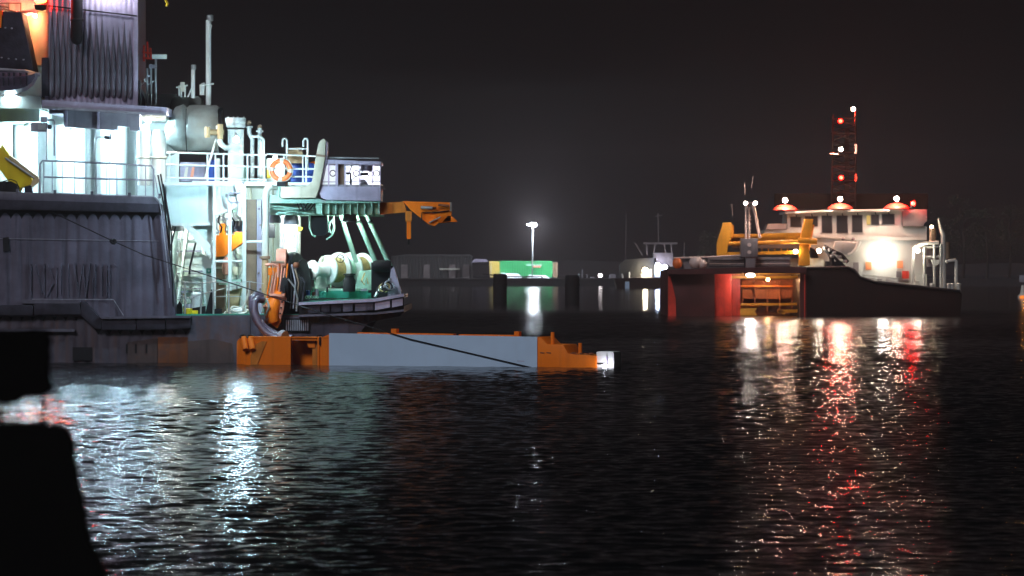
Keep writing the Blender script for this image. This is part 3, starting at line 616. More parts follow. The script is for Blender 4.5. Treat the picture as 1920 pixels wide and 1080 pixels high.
# work lamps on the fore part
wl = thing('deck_floodlight', 'unlit rectangular floodlight on a bent pole in front of the lit tanks', 'floodlight', P(88, 300, N + .8))
obj('head', MB().pbox(58, 230, 89, 247, N + .6, .25), GREY, wl); obj('lens', MB().pbox(71, 233, 86, 243, N + .58, .03), SILVER, wl)
obj('ballast', MB().pbox(76, 219, 88, 229, N + .65, .2), GREY, wl)
obj('pole', MB().ptube([(88,300,N+.8),(88,232,N+.8)], .03, 8), SILVER, wl); obj('pole', MB().ptube([(88,225,N+.85),(100,225,N+.85),(102,228,N+.85),(102,292,N+.85)], .03, 8), GREY, wl)
obj('bracket', MB().ball(P(92, 238, N + .75), .1, 8), BLACK, wl)
wl = thing('gooseneck_lamp', 'thin gooseneck lamp bracket between two lit tanks', 'lamp bracket', P(178, 302, N + .9))
obj('neck', MB().ptube([(178,302,N+.9),(178,272,N+.9),(178,262,N+.9),(184,257,N+.9),(206,257,N+.9)], .03, 8), SILVER, wl)
obj('head', MB().ptube([(196,257,N+.85),(208,259,N+.85)], .06, 8), BLACK, wl); obj('knob', MB().ball(P(207, 253, N + .85), .05, 8), BLACK, wl)
solo('antenna_rod', MB().ptube([(205,372,N+.3),(206,250,N+.3)], .012, 6), GREY, 'thin upright rod in front of the lit tank next to the gooseneck bracket', 'rod')
# truss tower with lamp bar
tt = thing('lattice_mast', 'small grey lattice mast with a flat lamp bar beside the fluted casing', 'lattice mast', P(280, 196, N + 2))
for x, a in ((263,150),(276,128),(283,120),(292,108)): obj('leg', MB().ptube([(x,196,N+2),(x,a,N+2)], .04, 8), SILVER, tt)
for q in ((263,160,276,150),(263,165,276,185),(276,160,292,150),(276,192,263,165),(270,150,283,140)): obj('brace', MB().ptube([(q[0],q[1],N+2),(q[2],q[3],N+2)], .025, 6), SILVER, tt)
obj('lamp_bar', MB().pbox(285, 102, 312, 110, N + 1.9, .25), PALEG, tt)
obj('clamp', MB().pbox(279, 121, 294, 128, N + 1.95, .15), GREY, tt)
rp_ = thing('red_pipework', 'tangle of dark red pipes behind the lattice mast', 'pipework', P(270, 118, N + 3.4))
for q in ((258,96,284,100),(262,80,262,118),(270,85,270,115),(276,78,278,112),(258,108,288,110),(282,90,284,112)): obj('pipe', MB().ptube([(q[0],q[1],N+3.4),(q[2],q[3],N+3.4)], .035, 6), RED, rp_)

# boat-shaped hull under the sloped casing
rb = thing('rescue_boat', 'dark ribbed boat-shaped hull hanging below the sloped black casing', 'boat', P(20, 178, N + .2))
rings = []
for px, t_, b_ in ((-60,128,176),(-20,130,177),(10,131,176),(30,132,174),(48,133,168),(60,134,158),(67,135,146)):
    top = P(px, t_, N); bot = P(px, b_, N); hgt = top.z - bot.z
    rings.append([top + Vector((0, -.05, 0)), top + Vector((0, -.35, -hgt*.3)), bot + Vector((0, -.2, hgt*.12)), bot + Vector((0, .5, 0)), top + Vector((0, 1.0, 0))])
obj('boat_hull', MB().loft(rings), HOSE, rb)
for x in (4, 14, 24, 36, 48): obj('rib', MB().prism([(x,136),(x+4,137),(x+3,160),(x+1,161)], N - .34, .2), DARK, rb)
obj('gunwale', MB().ptube([(-60,129,N-.1),(10,131,N-.12),(48,134,N-.1),(75,140,N)], .06, 8), GREY, rb)
hk = thing('crane_hook', 'yellow crane hook dangling at the top edge beside the fluted casing', 'hook', P(313, 12, N + 1))
obj('hook', MB().ptube([(311,-6,N+1),(311,2,N+1),(314,6,N+1),(313,10,N+1),(310,10,N+1)], .045, 8), YELLOW, hk)
obj('block', MB().pbox(307, -20, 315, -5, N + .95, .15), YELLOW, hk)
obj('wire', MB().ptube([(311,-18,N+1),(311,-90,N+1)], .012, 5), BLACK, hk)

# cables running down past the end of the raised side
for i, (pts, lab) in enumerate((([(296,328),(310,400),(323,520),(325,575)], 'black cable bundle strand hanging outermost past the raised side'),
        ([(301,326),(316,410),(319,470)], 'second black cable hanging past the raised side'),
        ([(290,328),(303,400),(318,540)], 'thin grey cable hanging close along the raised side edge'),
        ([(306,345),(322,440),(322,500)], 'short dark cable hanging beside the stair'))):
    solo('hanging_cable', MB().ptube([(a, b_, N - .15 - .05*i) for a, b_ in pts], .028 if i != 2 else .016, 6), BLACK if i != 2 else GREY, lab, 'cable', 'cables hanging past the raised side')
solo('stair_prop', MB().ptube([(329,425,N+.5),(319,470,N+.5)], .03, 6), BLACK, 'black rod leaning at the top of the stair', 'rod')
solo('boat_hook', MB().ptube([(367,455,N+.4),(356,500,N+.4),(355,514,N+.4)], .035, 6), BLACK, 'black pole hanging from the mooring line in front of the stair', 'pole')
# recess machinery
om = thing('gantry_trolley', 'bright orange trolley machine inside the lit recess', 'machine', P(430, 480, N + 3))
obj('body', MB().prism([(405,441),(456,440),(456,454),(420,480),(404,482)], N + 3.0, .9), ORANGE, om)
for a, b_ in ((411,422),(440,454)): obj('upright', MB().pbox(a, 419, b_, 441, N + 3.1, .5), ORANGE, om)
obj('motor', MB().lathe(P(431, 440, N + 3.2), (0,0,1), [(0,.08),(.3,.08),(.34,.05)], 12), BLACK, om)
obj('edge_strip', MB().pbox(403, 440, 405, 480, N + 2.95, .1), YELLOW, om)
for pts in ([(407,432),(407,410),(416,405),(424,412),(424,420)], [(412,420),(412,402),(430,396)], [(404,425),(412,436)]): obj('hose', MB().ptube([(a, b_, N + 2.9) for a, b_ in pts], .03, 6), GREY, om)
bt_ = thing('brown_tank', 'tall brown tank standing inside the recess under the orange trolley', 'tank', P(415, 590, N + 3))
obj('shell', MB().pbox(404, 481, 421, 590, N + 3.2, .8), BROWN, bt_)
obj('hopper', MB().prism([(426,545),(452,540),(446,575),(440,590),(424,590)], N + 2.6, .7), TAN, bt_)
obj('band', MB().pbox(403, 500, 422, 504, N + 3.15, .1), BEIGE, bt_)
solo('salmon_float', MB().lathe(P(424, 516, N + 2.8), (0,0,1), [(0,.04),(.05,.13),(.3,.15),(.55,.1),(.62,.03)], 14), SALMON, 'salmon pink float hanging beneath the orange trolley', 'float')
solo('work_bench', MB().pbox(406, 524, 452, 528, N + 2.2, .5).pbox(410, 531, 448, 534, N + 2.2, .5), LGREEN, 'pale green shelf across the recess behind the pipe frame', 'shelf')
bo = thing('mooring_bollard', 'white rounded bollard on the main deck near the stair foot', 'bollard', P(372, 592, N + 1.2))
obj('post', MB().lathe(P(368, 590, N+1.2), (0,0,1), [(0,.18),(.5,.17),(.62,.2),(.7,.19),(.76,.1)], 18), WHITE, bo); obj('post', MB().lathe(P(353, 592, N+1.2), (0,0,1), [(0,.18),(.3,.16),(.4,.12)], 16), GREY, bo)
fn = thing('pointed_fairlead', 'black pointed roller guide on the main deck edge', 'fairlead', P(392, 592, N + .5))
obj('horn', MB().prism([(384,592),(388,575),(396,542),(400,560),(401,592)], N + .5, .3), BLACK, fn); obj('horn', MB().prism([(330,592),(332,572),(336,565),(341,572),(341,592)], N + .5, .25), BLACK, fn)
obj('base', MB().prism([(344,580),(384,574),(384,592),(344,592)], N + .6, .4), BLACK, fn)
solo('yellow_bucket', MB().lathe(P(352, 591, N+.45), (0,0,1), [(0,.12),(.22,.16),(.23,.14)], 14), YELLOW, 'yellow bucket on the main deck by the black guides', 'bucket')
solo('yellow_tub', MB().pbox(359, 582, 371, 591, N + .45, .25), YELLOW, 'low yellow tub on the main deck by the black guides', 'tub', bevel=.02)
solo('dark_crate', MB().pbox(402, 579, 415, 592, N + .5, .4), BLACK, 'small black crate on the main deck under the pipe frame', 'crate', bevel=.02)
cl = thing('deck_clutter', 'coiled pale rope heap on the main deck beside the tan pipe', 'rope heap', P(450, 592, N + .6))
for i in range(6): obj('coil', MB().torus(P(430 + i*6, 588 - (i % 3)*4, N + .6 + .1*(i % 2)), (.2*math.sin(i), -.5, .9), .16 + .02*(i % 2), .035, 18, 6), BEIGE if i % 2 else CREAM, cl)
obj('tail', MB().ptube([(455,580,N+.5),(462,562,N+.5),(467,548,N+.5),(466,540,N+.5)], .035, 6), CREAM, cl)
solo('white_dinghy_cover', MB().lathe(P(474, 588, N+.7), (-1,0,.1), [(0,.05),(.15,.14),(.4,.17),(.65,.12),(.75,.03)], 14), WHITE, 'white bundle lying on the main deck edge by the tan pipe', 'bundle')

# salmon dredge arm trunnion
tr = thing('dredge_trunnion', 'salmon and orange pipe trunnion arm leaning over the hull side', 'trunnion', P(515, 612, N - .2))
obj('upper_shell', MB().lathe(P(519, 493, N + .5), (1,0,0), [(0,.02),(.0,.48),(.32,.48),(.36,.4)], 28), SALMON, tr)
obj('arm', MB().prism([(514,500),(536,498),(538,530),(532,570),(524,612),(506,603),(502,572),(508,540)], N + .1, .6), SALMON, tr, bevel=.03)
obj('elbow_pipe', MB().ptube([(524,548,N+.1),(520,560,N-.05),(513,572,N-.15),(510,588,N-.2),(514,604,N-.2)], [.2,.24,.27,.26,.2], 16), ORANGE, tr)
for (a, b_), (c_, d_) in (((521,556),(520,560)), ((511,577),(510,581)), ((512,597),(513,600))): obj('pipe_flange', MB().ptube([(a,b_,N-.1),(c_,d_,N-.12)], .31, 16), SALMON, tr)
obj('side_plate', MB().prism([(523,552),(534,550),(532,580),(526,600),(521,590)], N - .3, .3), SALMON, tr, bevel=.02)
for i, (x, y) in enumerate(((527,556),(529,566),(527,577),(525,588))): obj('bolt', MB().ball(P(x, y, N - .31), .035, 6), BLACK, tr)
obj('link_rod', MB().ptube([(500,560,N-.25),(505,575,N-.45),(498,592,N-.4)], .035, 8), SILVER, tr)
obj('lower_shell', MB().prism([(503,598),(528,594),(527,603),(520,616),(507,607)], N - .25, .45), ORANGE, tr, bevel=.04)
for i in range(7):
    x = 505 + i*5; obj('hydraulic_line', MB().ptube([(x + 4,494 + (i % 3)*4,N-.05),(x+2,520,N-.1),(x - 3 + i*.4,545,N-.12),(x - 4 + i*.3,562 + (i % 2)*5,N-.15)], .032, 6), SALMON if i % 3 else ORANGE, tr)
for i in range(4): obj('manifold', MB().pbox(503 + i*4.5, 502, 506 + i*4.5, 516, N - .1, .2), ORANGE, tr)
obj('manifold_pipe', MB().ptube([(498,497,N-.1),(512,495,N-.1),(521,499,N-.1),(522,520,N-.1)], .05, 8), SALMON, tr)
obj('cross_pin', MB().ptube([(508,491,N-.1),(533,492,N-.1)], .04, 8), BROWN, tr)
for i, q in enumerate(((526,540,532,560),(529,545,522,566),(533,535,530,556),(524,575,530,590))): obj('feed_line', MB().ptube([(q[0],q[1],N-.2),((q[0]+q[2])/2+3,(q[1]+q[3])/2,N-.25),(q[2],q[3],N-.2)], .025, 6), RUSTY if i % 2 else BLACK, tr)
wh = thing('guide_wheel', 'black guide wheel standing on edge beside the salmon trunnion', 'wheel', P(560, 606, N + .6))
obj('rim', MB().lathe(P(540, 537, N + 1.0), (1,-.25,0), [(0,.55),(.0,1.05),(.08,1.15),(.2,1.16),(.34,1.12),(.42,.95),(.44,.5)], 40), BLACK, wh)
obj('side_plate', MB().lathe(P(565, 537, N + .9), (1,-.25,0), [(0,.9),(.06,.92),(.1,.3)], 30), DARK, wh)
for i in range(5): obj('strap', MB().ptube([(541+i*6,488+i*8,N+.1),(548+i*6,530,N-.12),(545+i*5,578,N+.0)], .028, 6), (BLACK, GREY, BROWN, BLACK, DARK)[i], wh)
obj('lever', MB().ptube([(540,523,N-.2),(552,538,N-.2),(558,560,N-.2),(556,584,N-.2)], .03, 6), SILVER, wh)
obj('knob', MB().ball(P(556, 497, N), .12, 10), RUSTY, wh)
hs = thing('suction_hose', 'pair of thick purple-black hoses curving from the deck down to the float', 'hose', P(505, 640, N - .6))
for k_, dy in ((0, 0), (1, 7)):
    pts = [(490,556),(481,553),(474,560),(474,580),(482,600),(496,617),(514,627),(530,632),(548,636)]
    obj('hose', MB().ptube([(a + k_*3, b_ + dy, N - .5 - k_*.25 - i*.12) for i, (a, b_) in enumerate(pts)], .15 if k_ == 0 else .12, 14), HOSE, hs)
obj('hose_ring', MB().ptube([(528,629,N-1.6),(534,631,N-1.7)], .19, 14), GREY, hs)

# mooring winch on the aft deck
wn = thing('mooring_winch', 'pale green mooring winch with rope drums on the green aft deck', 'winch', P(640, 547, N + 3.2))
A0 = P(584, 506, N + 2.4); A1 = P(702, 506, N + 4.6); ax = (A1 - A0).normalized(); LW = (A1 - A0).length
def at(t_): return A0 + ax * (LW * t_)
obj('warping_head', MB().lathe(at(0), ax, [(0,.22),(.0,.30),(.05,.33),(.1,.30),(.25,.22),(.5,.22),(.62,.27)], 28), WHITE, wn)
for t_, r_ in ((.235,.50),(.42,.60),(.60,.60),(.80,.58),(.88,.5)): obj('flange', MB().lathe(at(t_), ax, [(0,r_-.02),(.015,r_),(.07,r_),(.085,r_-.02)], 40), PALEG if t_ != .42 else WHITE, wn)
for a, b_, r_ in ((.265,.42,.40),(.45,.60,.34),(.63,.80,.42)):
    prf = [(0, r_)]; L_ = (b_-a)*LW; k_ = 8
    for i in range(k_): prf += [(L_*(i+.1)/k_, r_), (L_*(i+.5)/k_, r_+.03), (L_*(i+.9)/k_, r_)]
    obj('rope_drum', MB().lathe(at(a), ax, prf, 30), ROPE if a != .45 else LGREEN, wn)
for t_ in (.16, .9): obj('pedestal', MB().prism([((584+118*t_)-8,512),((584+118*t_)+8,512),((584+118*t_)+14,547),((584+118*t_)-14,547)], N + 2.4 + 2.2*t_ + .15, .18), PALEG, wn)
obj('gearbox', MB().pbox(672, 482, 702, 546, N + 4.8, .6), PALEG, wn, bevel=.04)
obj('motor_guard', MB().prism([(674,508),(700,506),(702,545),(664,545)], N + 3.0, .5), LGREEN, wn, bevel=.03)
obj('brake_housing', MB().pbox(602, 480, 610, 500, N + 3.0, .2), BEIGE, wn)
obj('brake_housing', MB().ptube([(604,484,N+3),(622,483,N+3.1)], .05, 8), BEIGE, wn)
hw = obj('hand_wheel', MB().torus(P(638, 485, N + 2.4), (.25,-1,.1), .13, .014, 22, 6), BLACK, wn)
for a in range(3): obj('spoke', MB().tube([P(638,485,N+2.4), P(638,485,N+2.4) + Vector((math.cos(a*2.09+.5)*.13, 0, math.sin(a*2.09+.5)*.13))], .01, 5), BLACK, hw)
obj('rope_tail', MB().ptube([(684,512,N+2.9),(678,526,N+2.7),(683,534,N+2.7),(688,520,N+2.7),(690,532,N+2.7)], .03, 6), ROPE, wn)
obj('base_frame', MB().pbox(588, 541, 704, 548, N + 2.5, 2), LGREEN, wn)
db = thing('deck_drum', 'dark green lidded can in front of the winch drums', 'can', P(655, 547, N + 2))
obj('can', MB().lathe(P(655, 547, N+2), (0,0,1), [(0,.21),(.38,.21),(.44,.17),(.5,.15),(.56,.16)], 20), BLACK, db)
obj('lid', MB().lathe(P(655, 515.5, N+2), (0,0,1), [(0,.2),(.03,.21),(.05,.12)], 20), BLACK, db)
solo('black_post', MB().pbox(571, 503, 583, 548, N + 2.2, .25), BLACK, 'square black post between the guide wheel and the warping head', 'post', bevel=.02)
dk = thing('deck_cleat', 'low green cleat and chain fittings on the edge of the aft deck', 'cleat', P(590, 557, N + .6))
obj('body', MB().pbox(600, 549, 604, 559, N + .6, .2).pbox(606, 546, 610, 559, N + .6, .2), GREEN, dk); obj('arch', MB().torus(P(607, 551, N + .6), (0,-1,0), .07, .025, 12, 6), GREEN, dk)
for i in range(5): obj('link', MB().torus(P(575 + i*5, 557, N + .5), (.3*i, -1, .5), .045, .015, 10, 5), LGREEN, dk)

# ------------------------------------------------------------------ float beside the hull
def YF(px): return 139.4 - (px - 440) / 710 * 4.6
def FP(px, py, b=0): v = P(px, py, YF(px)); v.y += b; return v
fl = thing('dredge_float', 'long orange float with a flat pale blue side panel lying beside the hull', 'float', (FP(720, 690).x, FP(720, 690).y, 0))
def slab(pts, thick, off=0):
    m_ = MB(); n_ = len(pts); v = [FP(a, b_, off) for a, b_ in pts]; v += [q + Vector((.3*thick, thick, 0)) for q in v]
    return m_.add(v, [tuple(range(n_)), tuple(range(2*n_-1, n_-1, -1))] + [(i, (i+1) % n_, n_+(i+1) % n_, n_+i) for i in range(n_)])
obj('body', slab([(600,634),(617,627),(1007,634),(1007,715),(600,712)], 1.6, .02), ORANGE, fl)
obj('side_panel', slab([(617,624.5),(1007,631.5),(1007,702),(617,700)], .03, -.02), BLUEP, fl)
obj('panel_seam', slab([(850,629),(850.8,629),(850.8,698),(850,698)], .02, -.026), GREY, fl)
rw = random.Random(9); tops = [(617 + 390*i/60, 691.5 + 7.0*i/60 - rw.uniform(0,2.6)*(1 if i % 3 else 2)) for i in range(61)]
obj('wet_band', slab(tops + [(1007,704),(617,702)], .02, -.028), BOOTB, fl)
for a in (712, 935): obj('panel_seam', slab([(a,628),(a+.7,628),(a+.7,692),(a,692)], .015, -.024), BLUEP, fl)
for a, y, w_ in ((655,660,14),(790,672,22),(905,650,9),(968,676,16)): obj('scuff', slab([(a,y),(a+w_,y+.8),(a+w_*.9,y+2),(a+2,y+1.4)], .012, -.024), LAV, fl)
for a, b_, y in ((670,735,624.6),(742,850,626),(860,965,628.3)): obj('top_batten', slab([(a,y-1.5),(b_,y),(b_,y+2.5),(a,y+1)], .3, .1), ORANGE, fl)
obj('lug', slab([(733,616.5),(743,616.5),(743,627),(733,627)], .25, .15), ORANGE, fl); obj('lug', slab([(964,621.5),(973,621.5),(973,632),(964,632)], .25, .15), ORANGE, fl)
obj('tail', slab([(1007.6,632),(1012,631),(1026,645.5),(1056,646.5),(1065,663),(1080,665),(1118,667),(1118,715),(1007.6,715)], 1.5, .0), ORANGE, fl, bevel=.02)
tl = obj('tail_drum', MB().lathe(FP(1097, 715, .5), (0,0,1), [(0,.42),(.83,.42),(.85,.36)], 24), DORANGE, fl)
for a, b_, t_, e_ in ((1033,1040,623.5,647),(1085.5,1091,644,667)): obj('mooring_post', MB().lathe(FP((a+b_)/2, e_, .4), (0,0,1), [(0,.06),((e_-t_)/58,.06)], 12), ORANGE, fl)
for i in range(6): obj('debris', MB().ball(FP(1064 + i*9, 665 - (i % 2)*2, .2), .05, 6, (1.6,1,.7)), RUSTY, fl)
for a in (1012, 1024, 1072): obj('weld_scar', slab([(a,660),(a+9,661),(a+8,663),(a+1,662)], .02, -.015), RUSTY, fl)
bx = obj('end_box', slab([(1118.6,660),(1124,659),(1150,660),(1151,664),(1151,715),(1118.6,715)], .8, .1), WHITE, fl)
obj('end_box_frame', slab([(1119,681),(1139,681),(1139,683),(1119,683)], .05, .05), BLACK, bx); obj('end_box_frame', slab([(1136,668),(1139,668),(1139,692),(1136,692)], .05, .05), LAV, bx)
# bow end
rings = []
for x, t_, hw_ in ((441,648,.15),(443,640,.45),(449,634,.7),(462,632,.85),(490,632.5,.9),(545,633,.9)):
    c0 = FP(x, t_, .9); rings.append([Vector((c0.x, c0.y - hw_, c0.z)), Vector((c0.x, c0.y + hw_, c0.z)), Vector((c0.x, c0.y + hw_, -.4)), Vector((c0.x, c0.y - hw_, -.4))])
obj('bow', MB().loft(rings), ORANGE, fl)
for x in (457, 470):
    obj('hawse_pipe', MB().tube([FP(x, 634, .1), FP(x + 4, 656, -.12)], [.13,.1], 12), ORANGE, fl); obj('hawse_lip', MB().torus(FP(x, 632, .12), (.2,-.4,.9), .13, .03, 16, 6), BLACK, fl)
obj('cheek', slab([(470,668),(480,645),(490,640),(500,640),(480,690),(470,700)], .05, -.03), DORANGE, fl)
obj('bow_edge', slab([(538,633),(545,633),(545,712),(538,712)], .1, -.05), ORANGE, fl)
obj('recess_back', slab([(545.5,640),(616,636),(616,715),(545.5,715)], .1, .8), ORANGE, fl)
obj('recess_top', slab([(545.5,633),(600,634),(600,639),(545.5,638)], 1.5, .05), ORANGE, fl)
obj('recess_box', slab([(572,637),(590,637),(590,652),(578,652)], .3, .2), ORANGE, fl); obj('recess_box', slab([(585,652),(592,640),(595,640),(595,700),(585,700)], .3, .25), DORANGE, fl)
obj('recess_post', slab([(595,634),(599,634),(599,712),(595,712)], .1, -.02), ORANGE, fl)
obj('gap_strip', slab([(598,632),(601,632),(601,648),(598,646)], .05, -.05), BLACK, fl)
obj('clip', MB().torus(FP(599, 634, .1), (0,-1,0), .1, .02, 14, 6, 0, 360), BLACK, fl)
obj('deck_lip', slab([(462,631),(617,632),(617,634),(462,634)], .6, .0), ORANGE, fl)

# mooring line from the raised side to the float
pts = [(98,398,141.2),(212,452,140.8),(270,478,140.5),(355,505,140.2),(500,553,139.7),(600,586,138.6),(700,615,137.65),(770,636,137.18),(880,662,136.48),(1000,690,135.7)]
ml = thing('mooring_line', 'long black mooring line running from the raised side down across the blue panel', 'rope', P(1000, 690, 135.2))
fine = []
vs = [P(*q) for q in pts]
for i in range(len(vs)-1):
    for k_ in range(4): fine.append(vs[i].lerp(vs[i+1], k_/4))
fine.append(vs[-1])
obj('rope', MB().tube(fine, .019, 6), BLACK, ml)
kn = MB().ball(P(212, 452, 140.8), .1, 10, (1.2,.8,1)); obj('knot', kn, BLACK, ml)
for a in (20, 80, 140): obj('knot_loop', MB().torus(P(213, 453, 140.75), (math.cos(R(a)), -.8, math.sin(R(a))), .09, .022, 14, 5), BLACK, ml)

# conduits, cable trays and fittings on the recess wall and under the platform
for x in (322, 338, 384, 416, 438, 470, 512): sp('wall_conduit', MB().ptube([(x,350,N+5.9),(x,470 + (x*7) % 60,N+5.9),(x + 6,482 + (x*7) % 60,N+5.9),(x + 6,590,N+5.9)], .03, 6), (GREY, LGREEN, CREAM)[x % 3], ship)
for y in (448, 470, 512, 540): sp('cable_tray', MB().pbox(306, y, 398, y + 2.5, N + 5.6, .25), GREY, ship)
for y in (398, 412, 436, 462): sp('wall_pipe', MB().ptube([(404,y,N+4.9),(452,y - 3,N+4.9)], .045, 8), (GREY, CREAM, LGREEN, SILVER)[y % 4], ship)
for x, y, w_, h_ in ((340,500,14,18),(408,560,12,22),(436,500,10,16),(330,540,10,24),(472,520,8,22)): sp('wall_cabinet', MB().pbox(x, y, x + w_, y + h_, N + 5.5, .3), (GREY, CREAM, LAV)[x % 3], ship, bevel=.02)
for i, (x, y) in enumerate(((412,402),(420,398),(436,392),(446,388))): sp('feed_hose', MB().ptube([(x,y,N+1.6),(x - 3,y + 14,N+1.5),(x + 4,y + 24,N+1.6),(x + 2,y + 34,N+1.8)], .028, 6), (BLACK, GREY, BLACK, SILVER)[i], ship)
for i in range(6):
    x = 470 + i*3; sp('pipe_stud', MB().ball(P(485 + (i % 2)*3, 392 + i*30, N + 1.42), .035, 6), BROWN, ship)
for i, (a, b_, c_, d_) in enumerate(((586,548,604,540),(612,548,618,538),(676,546,700,541),(690,549,706,544))): sp('deck_fitting', MB().pbox(a, d_, (a+c_)/2, b_, N + 1.8, .25), (LGREEN, BLACK, GREY, BLACK)[i], ship, bevel=.015)
for k_ in range(4):
    solo('mooring_rope', MB().torus(P(716 + k_*5, 541 - k_*2, N + .9), (.3*k_ - .4, -.8, .5), .17, .03, 20, 6), (BLACK, ROPE, BLACK, GREY)[k_], ('black loop of rope by the fairlead bracket', 'tan loop of rope by the fairlead bracket', 'second black loop of rope against the stern bulwark', 'grey loop of rope hung outermost at the stern bulwark')[k_], 'rope', 'rope loops at the stern corner')
railing('winch_railing', 'low grey railing behind the mooring winch on the aft deck', N + 6.5, [(590,500,545),(620,500,545),(650,500,545),(680,498,545),(708,497,545)], [[(588,500),(650,499),(710,497)], [(588,520),(710,517)]], LGREEN, .025, .022)
for i, (x, h_) in enumerate(((577,12),(589,9),(594,14))): solo('deck_can', MB().lathe(P(x, 556, N + 1.1), (0,0,1), [(0,.07),(h_/60,.07),(h_/56,.04)], 12), (BLUE, RUSTY, GREY)[i], ('small blue can on the aft deck by the guide wheel', 'small rust-red can on the aft deck edge', 'small grey can on the aft deck near the cleat')[i], 'can', 'small cans on the aft deck')
# ------------------------------------------------------------------ lamps of the near ship
COOL = (.55,.84,1.0); NEUT = (.80,1.0,.93); LAVL = (.86,.86,1.0); WARM = (1.0,.84,.62)
for i, (x, y, Y, I, lab) in enumerate(((50, 243, N+2.6, 46, 'lit lamp under the slab above the tank beside the yellow arm'), (133, 250, N+2.6, 46, 'lit lamp under the slab above the middle tank'), (215, 252, N+2.4, 46, 'lit lamp under the slab above the tank by the gooseneck bracket'), (278, 226, N+1.8, 22, 'lit lamp under the bracket platform over the white vent trunks'))):
    lamp('slab_lamp', lab, 'lamp', P(x, y, Y), I, .1, COOL, (0,0,-1), WHITE, group='lamps under the upper slab')
lamp('vent_lamp', 'dazzling lamp on the front of the mushroom ventilator', 'lamp', P(443, 262, N - 1.1), 16, .1, COOL)
obj('lamp_arm', MB().ptube([(442,252,N+1.6),(442,250,N-.2),(443,256,N-.88)], .03, 8), WHITE, bpy.data.objects['vent_lamp'])
for x, y, Y, I, c_, lab in ((330, 424, N+3.8, 18, NEUT, 'lit lamp at the ceiling of the recess above the stair'), (375, 352, N+4, 26, NEUT, 'lit lamp high in the recess behind the front wall'), (446, 425, N+2.6, 6, NEUT, 'lit lamp in the recess above the orange trolley'), (512, 408, N+2.2, 18, NEUT, 'lit lamp beside the dark breaker panel'), (545, 411, N+2.3, 20, NEUT, 'lit lamp over the white door block')):
    lamp('recess_lamp', lab, 'lamp', P(x, y, Y), I, .09, c_, (0,0,-1), WHITE, group='lamps in the lit recess', hood=GREY)
for x, y, Y, I, lab in ((600, 407, N+3.6, 16, 'lit lamp under the platform beam above the warping head'), (656, 407, N+1.7, 14, 'lit lamp under the platform beam between the raking struts')):
    lamp('beam_lamp', lab, 'lamp', P(x, y, Y), I, .08, NEUT, (0,0,-1), LGREEN, group='lamps under the platform beam', hood=GREY)
lamp('cabin_lamp', 'lit lamp inside the grey operating cabin', 'lamp', P(688, 313, N + 1.9), 22, .07, LAVL, (0,0,-1), WHITE, hood=GREY)
lamp('red_signal_lamp', 'red signal lamp at the top edge beside the fluted casing', 'lamp', P(76, 1, N + .9), 25, .16, (1.0,.012,.002), (0,0,1), BLACK, squash=(1.3,1,.6))
lamp('amber_lamp', 'amber deck lamp by the beige upper casing', 'lamp', P(66, 30, N + 1.9), 9, .06, (1.0,.5,.22), (0,0,-1), WHITE)
lamp('platform_lamp', 'lit lamp at the underside of the boat-shaped hull', 'lamp', P(20, 181, N + .7), 3, .08, COOL, (0,0,-1), WHITE, squash=(2.6,1,.5))
lamp('float_lamp', 'small bright lamp inside the white box at the float end', 'lamp', FP(1134, 686, -.12), .8, .06, (.9,.85,1.0), (0,0,1), WHITE)
lamp('deck_lamp', 'lit lamp on the upper deck lighting the canvas cover', 'lamp', P(318, 238, N + .9), 20, .07, (1.0,.96,.84), (0,-1,0), WHITE)
lamp('locker_lamp', 'lit lamp behind the lifebuoy over the white locker', 'lamp', P(516, 296, N + 1.5), 5, .06, NEUT, (0,0,-1), WHITE)
# lamp out of the top of the frame over the fluted casing, and an added floodlight that brightens the front wall
lamp('casing_lamp', 'lamp above the top edge washing the fluted casing', 'lamp', P(205, -22, N + .1), 14, .06, LAVL, (0,0,1), LAV)
of = lamp('added_floodlight', 'added floodlight on a made-up bracket out from the deck edge below the mushroom ventilator', 'floodlight', P(452, 350, N - 2.0), 85, .085, COOL)
obj('bracket', MB().ptube([(456,344,N+.9),(455,343,N-1.2),(452,346,N-1.95)], .03, 8), LAV, of)

# ------------------------------------------------------------------ FAR SHIP (open-ended hopper vessel, Y about 276)
FS = 276.0
fs = thing('hopper_vessel', 'dark red open-ended hopper vessel with cream bridge and red deck domes', 'ship', (PX(1530, FS), FS, 0))
def fp(name, mb, mat, parent=None, **k): return obj(name, mb, mat, parent if parent is not None else fs, **k)
fp('bow_block', MB().prism([(1252,508),(1340,505),(1340,604),(1252,604)], FS, 14), MAROON, bevel=.05)
fp('bow_edge_plate', MB().prism([(1253,518),(1257,518),(1267,560),(1268,604),(1253,604)], FS - .08, .1), RED)
fp('lintel', MB().prism([(1252,506),(1340,503),(1512,500),(1512,512),(1340,514),(1252,514)], FS - .9, 6), MAROON)
sidehull = fp('side_hull', MB().prism([(1500,503),(1592,501),(1603,506),(1612,519),(1636,528),(1700,536),(1742,542),(1800,545),(1804,552),(1800,604),(1500,604)], FS, 13), FHULL, bevel=.05)
fp('side_rail', MB().ptube([(1513,503,FS-.1),(1590,502,FS-.1),(1602,507,FS-.1),(1612,520,FS-.1),(1640,529,FS-.1),(1800,546,FS-.1)], .1, 8), BLACK, sidehull)
fp('corner_column', MB().pbox(1500, 512, 1513, 604, FS - .15, .6), MAROON)
fp('side_fender', MB().pbox(1508, 515, 1510, 600, FS - .3, .2), RED)
